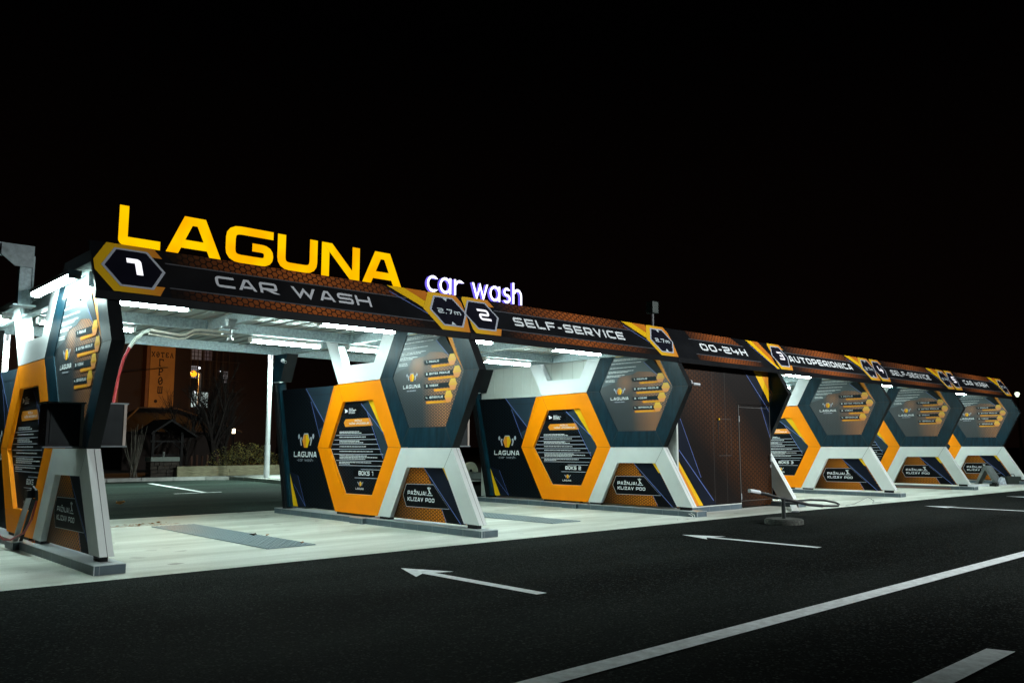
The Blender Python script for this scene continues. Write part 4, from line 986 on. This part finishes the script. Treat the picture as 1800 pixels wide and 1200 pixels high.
# ------------------------------------------------------------------ half-built steel frame at the left
t = thing('steel_portal_frame', 'bare galvanised corner frame without roof at the upper left', 'steel frame', (-.22, 1.98, 2.80))
m = MB(); m.box((-.065, -.06, 0), (.065, .06, .70)); m.build('post', galv, t)
m = MB(); m.box((-4.5, -.055, .56), (.075, .055, .70)); m.build('beam', galv, t)
m = MB(); m.prism([(-.27, .69), (.064, .69), (.064, .44), (-.12, .44), (-.27, .56)], -.075, -.0605, 'y'); m.build('gusset_plate', mat('gusset', (.24, .28, .29), .45, .4, .3, 12), t)
m = MB(); m.box((.066, -.07, .02), (.085, .07, .58)); m.box((-.12, -.1, -.02), (.12, .1, -.001)); m.build('end_plate', galv, t)

# ------------------------------------------------------------------ behind the bays
def lamp_pole(x, y, label):
    t = thing('lamp_pole', label, 'lamp pole', (x, y, .1), group='white lamp poles behind the bays')
    m = MB(); m.tube([(0, 0, 0), (0, 0, 1.1)], .095, 12); m.tube([(0, 0, 1.1), (0, 0, 4.15)], .08, 12); m.build('pole', mat('pole_white', (.62, .66, .66), .5), t)
    for s in (-1, 1):
        m = MB(); m.box((s * .22 - .12, -.12, 4.14), (s * .22 + .12, .02, 4.20)); fl = m.build('floodlight', black, t)
        m = MB(); m.poly([(s * .22 - .10, -.10, 4.138), (s * .22 + .10, -.10, 4.138), (s * .22 + .10, .0, 4.138), (s * .22 - .10, .0, 4.138)]); m.poly([(s * .22 - .10, -.1205, 4.15), (s * .22 + .10, -.1205, 4.15), (s * .22 + .10, -.1205, 4.19), (s * .22 - .10, -.1205, 4.19)]); m.build('lens', emit('flood_lens', (.85, .95, 1.0), 60), fl)
    l = bpy.data.lights.new('flood', 'SPOT'); l.energy = 2200; l.spot_size = R(118); l.spot_blend = .5; l.color = (.76, 1.0, .92); l.shadow_soft_size = .12
    lo = bpy.data.objects.new('flood', l); C.objects.link(lo); lo.parent = t; lo.location = (0, -.35, 4.1); lo.rotation_euler = (R(-14), 0, 0)
    return t
lamp_pole(10.68, 17.4, 'white lamp pole with floodlights left of the BOKS 1 partition')
lamp_pole(2.83, 17.4, 'white lamp pole with floodlight at the left edge of the photo')

# low timber wall
t = thing('timber_wall', 'low wall of pale stacked sleepers behind the kerb', 'garden wall', (8.9, 20.5, .1))
sl = mat('sleeper_wood', (.34, .33, .20), .8, 0, .45, 5, .4, 30, stretch=(1, 6, 10))
for k in range(3):
    m = MB(); x = 0.0
    while x < 8.6:
        w = random.uniform(1.7, 2.4); m.box((x, -.05 + .006 * k, .12 * k), (x + w - .012, .07, .12 * k + .115)); x += w
    m.build('course', sl, t)
t = thing('stone_planter', 'dark dry-stone planter with pale slab on top beside the bare shrub', 'planter', (8.1, 20.75, .1))
m = MB()
for r_ in range(4):
    x = 0
    while x < .95:
        w = random.uniform(.14, .3); m.box((x, random.uniform(-.03, .03), r_ * .13), (min(x + w - .015, .98), .5, r_ * .13 + .118)); x += w
m.build('stones', mat('field_stone', (.045, .038, .03), .9, 0, .6, 8), t)
m = MB(); m.box((-.03, -.08, .535), (.95, .5, .68)); m.build('slab', mat('slab_pale', (.20, .24, .21), .8), t)
m = MB(); m.tube([(.45, .1, .68), (.45, .1, .76), (.45, .1, .86)], .045, 8); m.build('pot', mat('pot', (.12, .13, .12), .6), t)
t = thing('garden_gazebo', 'dark wooden garden gazebo frame behind the stone planter', 'gazebo', (9.3, 24, .1))
wd = mat('gazebo_wood', (.007, .0065, .006), .8, 0, .4)
for x in (0, 1.1):
    m = MB(); m.box((x - .05, -.05, 0), (x + .05, .05, 1.62)); m.build('post', wd, t)
m = MB(); m.box((-.1, -.04, 1.20), (1.2, .04, 1.27)); m.bar((.05, 0, .95), (.35, 0, 1.2), .05, .05); m.bar((1.05, 0, .95), (.75, 0, 1.2), .05, .05); m.box((0, -.03, .68), (1.1, .03, .74)); m.build('rail', wd, t)
m = MB(); m.prism([(-.25, 1.55), (.5, 2.08), (1.5, 1.45), (1.5, 1.38), (.5, 1.99), (-.25, 1.48)], -.5, 1.4, 'y'); m.build('roof', wd, t)

def branch(m, p, d, l, r, depth, spread=.5, up=.25):
    d = Vector(d).normalized(); q = Vector(p); pts = [q.copy()]
    for k in range(3):
        d = (d + Vector((random.gauss(0, .10), random.gauss(0, .10), random.gauss(0, .06) + up * .15))).normalized(); q = q + d * l / 3; pts.append(q.copy())
    m.tube(pts, r, 5 if depth > 1 else 4, r2=r * .55, cap=False)
    if depth <= 0: return
    for k in range(random.randint(2, 4)):
        t_ = random.uniform(.4, 1); b = pts[min(3, int(t_ * 3))]
        nd = d + Vector((random.gauss(0, spread), random.gauss(0, spread), random.gauss(.1, spread * .6)))
        branch(m, b, nd, l * random.uniform(.55, .8), r * .5, depth - 1, spread, up)
bark = mat('dark_bark', (.018, .014, .011), .9, 0, .4)
def bare_tree(x, y, h, label, n, spread=.45):
    t = thing('bare_tree', label, 'tree', (x, y, .1), group='bare trees in front of the hotel')
    m = MB(); m.tube([(0, 0, 0), (.05, 0, h * .12), (.0, .03, h * .25)], h * .022, 8, r2=h * .014); m.build('trunk', bark, t)
    m = MB()
    for k in range(n):
        a = k / n * 6.28 + random.random(); branch(m, (0, .02, h * random.uniform(.10, .25)), (math.cos(a) * .45, math.sin(a) * .45, 1), h * .40, h * .015, 4, spread)
    m.build('crown', bark, t)
bare_tree(11.9, 24.5, 4.9, 'taller bare tree at the right, before the lit windows', 6, .40)
bare_tree(10.9, 24.8, 3.6, 'lower bare tree around the orange street lamp', 5, .5)
bare_tree(13.0, 26.0, 3.6, 'bare tree farthest right near the lamp pole', 5, .42)
t = thing('bare_shrub', 'tall leafless shrub of upright stems left of the planter', 'shrub', (7.6, 20.9, .1))
m = MB()
for k in range(26):
    a = random.random() * 6.28; r = random.random() * .12; top = (random.gauss(0, .22), random.gauss(0, .2), random.uniform(1.1, 1.8))
    m.tube([(r * math.cos(a), r * math.sin(a), 0), (top[0] * .55 + random.gauss(0, .03), top[1] * .5, top[2] * .5), top], .010, 4, r2=.004, cap=False)
m.build('stem', mat('shrub_stem', (.16, .15, .12), .9, 0, .4), t)
t = thing('leafy_bush', 'rounded small-leaved bush above the low timber wall', 'bush', (11.9, 21.6, .3))
m = MB(); leafc = []
for k in range(3000):
    while True:
        p = Vector((random.uniform(-1, 1), random.uniform(-1, 1), random.uniform(-.3, 1)))
        if p.length < 1 and (p.length > .45): break
    lump = 1 + .18 * math.sin(5 * p.x + 2) * math.cos(4 * p.y + 1)
    c = Vector((p.x * 1.45 * lump, p.y * .75, p.z * .80 * lump + .18)); r = random.uniform(.018, .04)
    u = Vector((random.gauss(0, 1), random.gauss(0, 1), random.gauss(0, 1))).normalized(); w = u.cross(Vector((random.gauss(0, 1), random.gauss(0, 1), random.gauss(0, 1)))).normalized()
    m.poly([c + u * r, c + w * r * .5, c - u * r, c - w * r * .5], 0 if random.random() < .7 else 1)
m.build('foliage', [mat('bush_leaf', (.15, .16, .055), .5, 0, .4, 3), mat('bush_leaf_yellow', (.34, .28, .06), .5, 0, .4, 3)], t)
m = MB()
for k in range(7): m.tube([(random.gauss(0, .3), random.gauss(0, .15), -.2), (random.gauss(0, .5), random.gauss(0, .25), .4)], .012, 5)
m.build('stem', bark, t)

# street lamp with sodium light
t = thing('street_lamp', 'orange sodium street lamp in front of the hotel', 'street lamp', (15.95, 36, 0))
m = MB(); m.tube([(0, 0, 0), (0, 0, 5.05)], .10, 10, r2=.07); m.tube([(0, 0, 5.05), (-.15, -.15, 5.12), (-.42, -.25, 5.08)], .045, 8); m.build('pole', mat('lamp_pole_grey', (.35, .33, .30), .5), t)
m = MB(); m.prism([(-.62, 5.10), (-.30, 5.14), (-.30, 5.06), (-.60, 5.03)], -.36, -.14, 'y'); m.build('head', mat('lamp_head', (.2, .2, .2), .5), t)
m = MB(); n = 12
for i in range(n):
    for j in range(6):
        f_ = lambda i, j: (-.45 + .17 * math.cos(6.2832 * i / n) * math.sin(3.1416 * j / 6), -.25 + .16 * math.sin(6.2832 * i / n) * math.sin(3.1416 * j / 6), 5.0 + .17 * math.cos(3.1416 * j / 6))
        m.poly([f_(i, j), f_(i + 1, j), f_(i + 1, j + 1), f_(i, j + 1)])
m.build('bulb', emit('sodium', (1.0, .30, .01), 2.6), t)
l = bpy.data.lights.new('sodium_light', 'POINT'); l.energy = 650; l.color = (1.0, .40, .06); l.shadow_soft_size = .25
lo = bpy.data.objects.new('sodium_light', l); C.objects.link(lo); lo.parent = t; lo.location = (-.6, .9, 5.0)

# hotel
t = thing('hotel', 'tall dim hotel block with ochre sign wall and scaffolded front', 'building', (16.6, 45, 0))
m = MB(); m.box((-9.0, .8, 0), (9.0, 14, 8.6)); m.build('wall', mat('hotel_wall', (.030, .021, .020), .9, 0, .25, .6), t)
m = MB(); m.box((-.02, 0.3, 2.2), (1.52, .79, 8.3)); m.build('sign_wall', mat('hotel_ochre', (.46, .25, .07), .85, 0, .15, .8), t)
m = MB(); m.box((-.32, .1, 1.5), (-.12, .79, 8.3)); m.box((-2.0, .3, 1.5), (-1.85, .79, 8.3)); m.build('pilaster', mat('hotel_pilaster', (.20, .10, .05), .85), t)
# carved cyrillic lettering on the sign wall
CY = {'Х': [([(.05, 0), (.75, 1)],), ([(.05, 1), (.75, 0)],), ([(-.02, .03), (.22, .03)],), ([(.58, .03), (.82, .03)],), ([(-.02, .97), (.22, .97)],), ([(.58, .97), (.82, .97)],)],
      'О': [([(.1, .3), (.1, .7), (.3, 1), (.5, 1), (.7, .7), (.7, .3), (.5, 0), (.3, 0), (.1, .3)],), ([(.1, .25), (.7, .75)],)],
      'Т': [([(0, .95), (.8, .95)],), ([(.4, 0), (.4, .9)],), ([(.2, .03), (.6, .03)],), ([(.03, .95), (.03, .75)],), ([(.77, .95), (.77, .75)],)],
      'Е': [([(.7, .95), (.15, .95)],), ([(.15, .9), (.15, .1)],), ([(.15, .05), (.7, .05)],), ([(.2, .5), (.55, .5)],), ([(.7, .05), (.7, .25)],), ([(.7, .95), (.7, .75)],)],
      'Л': [([(.1, 0), (.4, 1), (.7, 0)],), ([(-.02, .03), (.24, .03)],), ([(.56, .03), (.84, .03)],)],
      'Г': [([(.15, 0), (.15, .95)],), ([(.0, .95), (.75, .95)],), ([(.73, .95), (.73, .72)],), ([(0, .03), (.35, .03)],)],
      'Р': [([(.15, 0), (.15, 1)],), ([(.15, .95), (.55, .95), (.72, .75), (.55, .5), (.2, .48)],), ([(0, .03), (.35, .03)],)],
      'Ш': [([(.08, 1), (.08, .1)],), ([(.4, 1), (.4, .1)],), ([(.72, 1), (.72, .1)],), ([(0, .06), (.8, .06)],), ([(-.02, .97), (.2, .97)],), ([(.3, .97), (.5, .97)],), ([(.6, .97), (.82, .97)],)]}
def cyr(ch, x, z, h, k):
    m = MB()
    for q, (pts,) in enumerate(CY[ch]):
        P_ = [Vector(p) for p in pts]; Ls, Rs = offsets(P_, False, .075); y = .27 - .002 * q
        T = lambda p, yy=y: (x + p.x * h * .85, yy, z + p.y * h)
        for i in range(len(P_) - 1):
            m.poly([T(Ls[i]), T(Rs[i]), T(Rs[i + 1]), T(Ls[i + 1])]); m.poly([T(Ls[i]), T(Ls[i + 1]), T(Ls[i + 1], .30), T(Ls[i], .30)]); m.poly([T(Rs[i]), T(Rs[i + 1]), T(Rs[i + 1], .30), T(Rs[i], .30)])
    m.build('letter', mat('hotel_letter', (.02, .012, .01), .8), t)
for k, ch in enumerate('ХОТЕЛ'): cyr(ch, .03 + k * .29, 6.75, .30, k)
for k, ch in enumerate('ГРОШ'): cyr(ch, .50, 6.18 - k * .58, .44, k)
m = MB(); disc(m, lambda u, v, l: (u, .29, v), (.42, 3.95), .11, 0, 0, 8); m.build('ornament', mat('hotel_letter', (.02, .012, .01), .8), t)
win = emit('hotel_window_light', (.75, .70, .72), .30)
def win_at(x, z, w, h, e, nx, nz):
    m = MB(); m.poly([(x, .79, z), (x + w, .79, z), (x + w, .79, z + h), (x, .79, z + h)])
    f_ = m.build('window', e, t); m = MB()
    for i in range(nx + 1): m.box((x + w * i / nx - .02, .74, z), (x + w * i / nx + .02, .785, z + h))
    for i in range(nz + 1): m.box((x, .735, z + h * i / nz - .02), (x + w, .788, z + h * i / nz + .02))
    m.build('frame', mat('hotel_frame', (.06, .045, .04), .8), f_)
dim = emit('hotel_window_dim', (.30, .22, .20), .25); bright = emit('hotel_window_bright', (.70, .85, .80), .75)
win_at(2.70, 6.75, .75, .80, dim, 3, 3); win_at(3.55, 6.75, .6, .8, emit('hotel_window_faint', (.12, .08, .08), .4), 3, 3)
win_at(2.75, 5.55, .55, .85, win, 4, 5); win_at(2.85, 3.66, 1.15, 1.02, bright, 2, 2); win_at(4.95, 5.35, .35, .80, win, 4, 6)
m = MB()
for i in range(7): m.tube([(2.3 + i * .42, -.4, 0), (2.3 + i * .42, -.4, 8.4)], .025, 5)
for z in (4.7, 5.45, 6.65, 7.6): m.tube([(2.2, -.4, z), (5.6, -.4, z)], .025, 5)
m.build('scaffold', mat('scaffold', (.05, .04, .035), .7), t)
m = MB()
for x, z, r in ((3.3, 6.25, .07), (3.05, 4.65, .08), (4.75, 6.12, .04)):
    disc(m, lambda u, v, l: (u, .70, v), (x, z), r, 0, 0, 10)
m.build('wall_lamp', emit('hotel_lamp', (.9, .95, 1.0), 3), t)

# pitched house lit by the lamp
t = thing('house', 'low house with lamp-lit hipped roof in front of the hotel', 'house', (11.6, 29.5, 0))
rf = mat('roof_tiles', (.014, .007, .005), .85, 0, .3, 4, .5, 14)
m = MB(); m.box((-1.4, .6, 0), (3.4, 6, 1.85)); m.build('wall', mat('house_wall', (.022, .014, .011), .9), t)
m = MB(); m.poly([(-1.9, .2, 1.8), (3.9, .2, 1.8), (1.9, 3.2, 2.95), (.1, 3.2, 2.95)]); m.poly([(-1.9, .2, 1.8), (.1, 3.2, 2.95), (-1.9, 6.4, 1.8)]); m.poly([(3.9, .2, 1.8), (3.9, 6.4, 1.8), (1.9, 3.2, 2.95)]); m.poly([(-1.9, 6.4, 1.8), (.1, 3.2, 2.95), (1.9, 3.2, 2.95), (3.9, 6.4, 1.8)])
m.poly([(-1.9, .2, 1.75), (3.9, .2, 1.75), (3.9, 6.4, 1.75), (-1.9, 6.4, 1.75)])
for a, b in (((-1.9, .2), (3.9, .2)), ((3.9, .2), (3.9, 6.4)), ((-1.9, 6.4), (-1.9, .2))): m.poly([(*a, 1.75), (*b, 1.75), (*b, 1.8), (*a, 1.8)])
rfo = m.build('roof', rf, t)
m = MB(); m.tube([(-1.9, .2, 1.82), (.1, 3.2, 2.97), (1.9, 3.2, 2.97), (3.9, .2, 1.82)], .05, 6); m.build('ridge_tiles', mat('lit_ridge', (.16, .07, .03), .8), rfo)  # lamplit ridge line is put into the colour, far lighter than the roof
t = thing('garden_lamp', 'small warm lamp glowing among the trees', 'lamp', (14.1, 27.5, .1))
m = MB(); m.tube([(0, 0, 0), (0, 0, 1.62)], .03, 6); m.build('post', black, t)
m = MB(); m.tube([(0, 0, 1.62), (0, 0, 1.82)], .07, 8); m.build('lantern', emit('lantern', (1.0, .80, .5), 7), t)
m = MB(); m.tube([(0, 0, 1.82), (0, 0, 1.9)], .10, 8, r2=.02); m.build('cap', black, t)
m = MB()
for k in range(8): m.box((-.04 + k * .22, 0, .1), (.04 + k * .22, .04, .75 + .05 * (k % 2)))
m.box((-.1, .04, .3), (1.7, .07, .36)); o = m.build('picket_fence', mat('picket', (.10, .045, .025), .8)); o.location = (11.0, 25.5, 0); tag(o, 'low dark red picket fence in the garden', 'fence')
m = MB(); m.tube([(11.5, 44.9, 5.2), (14.4, 44.7, 5.55), (17.4, 44.5, 6.05)], .02, 5); tag(m.build('overhead_wire', black), 'thin overhead wire crossing the hotel sign wall', 'wire')

# object glimpsed between the first two partitions
t = thing('garden_ornament', 'pale half-round slatted ornament on a low box, seen between the partitions', 'ornament', (14.95, 12.0, .11))
m = MB(); m.box((-.45, -.2, 0), (.45, .25, .20)); m.build('box', mat('ornament_box', (.22, .26, .24), .7), t)
m = MB(); n = 14
for k in range(n):
    a0 = math.pi * k / n + .02; a1 = math.pi * (k + 1) / n - .03
    m.prism([(.09 * math.cos(a0), .22 + .09 * math.sin(a0)), (.30 * math.cos(a0), .22 + .32 * math.sin(a0)), (.30 * math.cos(a1), .22 + .32 * math.sin(a1)), (.09 * math.cos(a1), .22 + .09 * math.sin(a1))], -.1, -.02, 'y')
m.build('slat', mat('ornament_white', (.55, .56, .42), .7), t)
m = MB(); m.prism([(.30 * math.cos(math.pi * k / 16), .21 + .32 * math.sin(math.pi * k / 16)) for k in range(17)], -.019, .04, 'y'); m.build('back', mat('ornament_pale', (.35, .38, .30), .8), t)
m = MB(); disc(m, lambda u, v, l: (u, -.105, v), (0, .27), .05, 0, 0, 10); m.build('hub', black, t)

# signal on the skyline, lamp at far right
t = thing('mast', 'small dark green box on a thin mast behind the header boards', 'mast', (12.97, 3.0, 3.0))
m = MB(); m.tube([(0, 0, 0), (0, 0, 1.22)], .035, 8); m.build('pole', mat('mast_grey', (.035, .035, .04), .5), t)
m = MB(); m.box((-.11, -.10, 1.22), (.11, .10, 1.50)); m.build('box', mat('mast_green', (.002, .012, .008), .5), t, bevel=.015)
t = thing('street_lamp', 'greenish white street lamp at the far right edge', 'street lamp', (48.0, 5.8, 0))
m = MB(); m.tube([(0, 0, 0), (0, 0, 3.75)], .09, 8, r2=.06); m.build('pole', mat('lamp_pole_dark', (.05, .06, .04), .6), t)
m = MB(); n = 12
prof = [(.04, 3.74), (.10, 3.84), (.13, 3.93), (.10, 4.0), (.02, 4.03)]
for a, b in zip(prof, prof[1:]):
    for i in range(n):
        f_ = lambda p, i: (p[0] * math.cos(6.2832 * i / n), p[0] * math.sin(6.2832 * i / n), p[1])
        m.poly([f_(a, i), f_(a, i + 1), f_(b, i + 1), f_(b, i)])
m.build('globe', emit('green_lamp', (.85, 1.0, .75), 1.6), t)

# ------------------------------------------------------------------ unseen lot lamps added on the street side for front light
def added_lot_lamp(x, y, z, aim, power, label):
    t = thing('added_lot_lamp', label, 'street lamp', (x, y, 0), group='added unseen lot lamps on the street side')
    m = MB(); m.tube([(0, 0, 0), (0, 0, z)], .10, 10, r2=.06); m.build('pole', mat('added_lot_pole', (.3, .3, .3), .5), t)
    m = MB(); m.box((-.3, -.05, z), (.3, .45, z + .1)); m.build('head', mat('lamp_head', (.2, .2, .2), .5), t)
    m = MB(); m.poly([(-.25, 0, z - .003), (.25, 0, z - .003), (.25, .4, z - .003), (-.25, .4, z - .003)]); m.build('lens', emit('added_lot_lens', (1.0, .97, .93), 20), t)
    l = bpy.data.lights.new('added_lot_light', 'SPOT'); l.energy = power; l.spot_size = R(75); l.spot_blend = .7; l.color = (.93, 1.0, 1.0); l.shadow_soft_size = .35
    lo = bpy.data.objects.new('added_lot_light', l); C.objects.link(lo); lo.parent = t; lo.location = (0, .25, z - .15)
    d = Vector(aim) - Vector((x, y + .25, z - .15)); lo.rotation_euler = d.to_track_quat('-Z', 'Y').to_euler()
added_lot_lamp(13.0, -15.0, 8.0, (9.5, -2.0, .8), LOT, 'added unseen lot lamp on the street side lighting bays 1 and 2')
added_lot_lamp(25.0, -15.0, 8.0, (20.5, -2.0, .8), LOT * .8, 'added unseen lot lamp on the street side lighting bays 4 and 5')
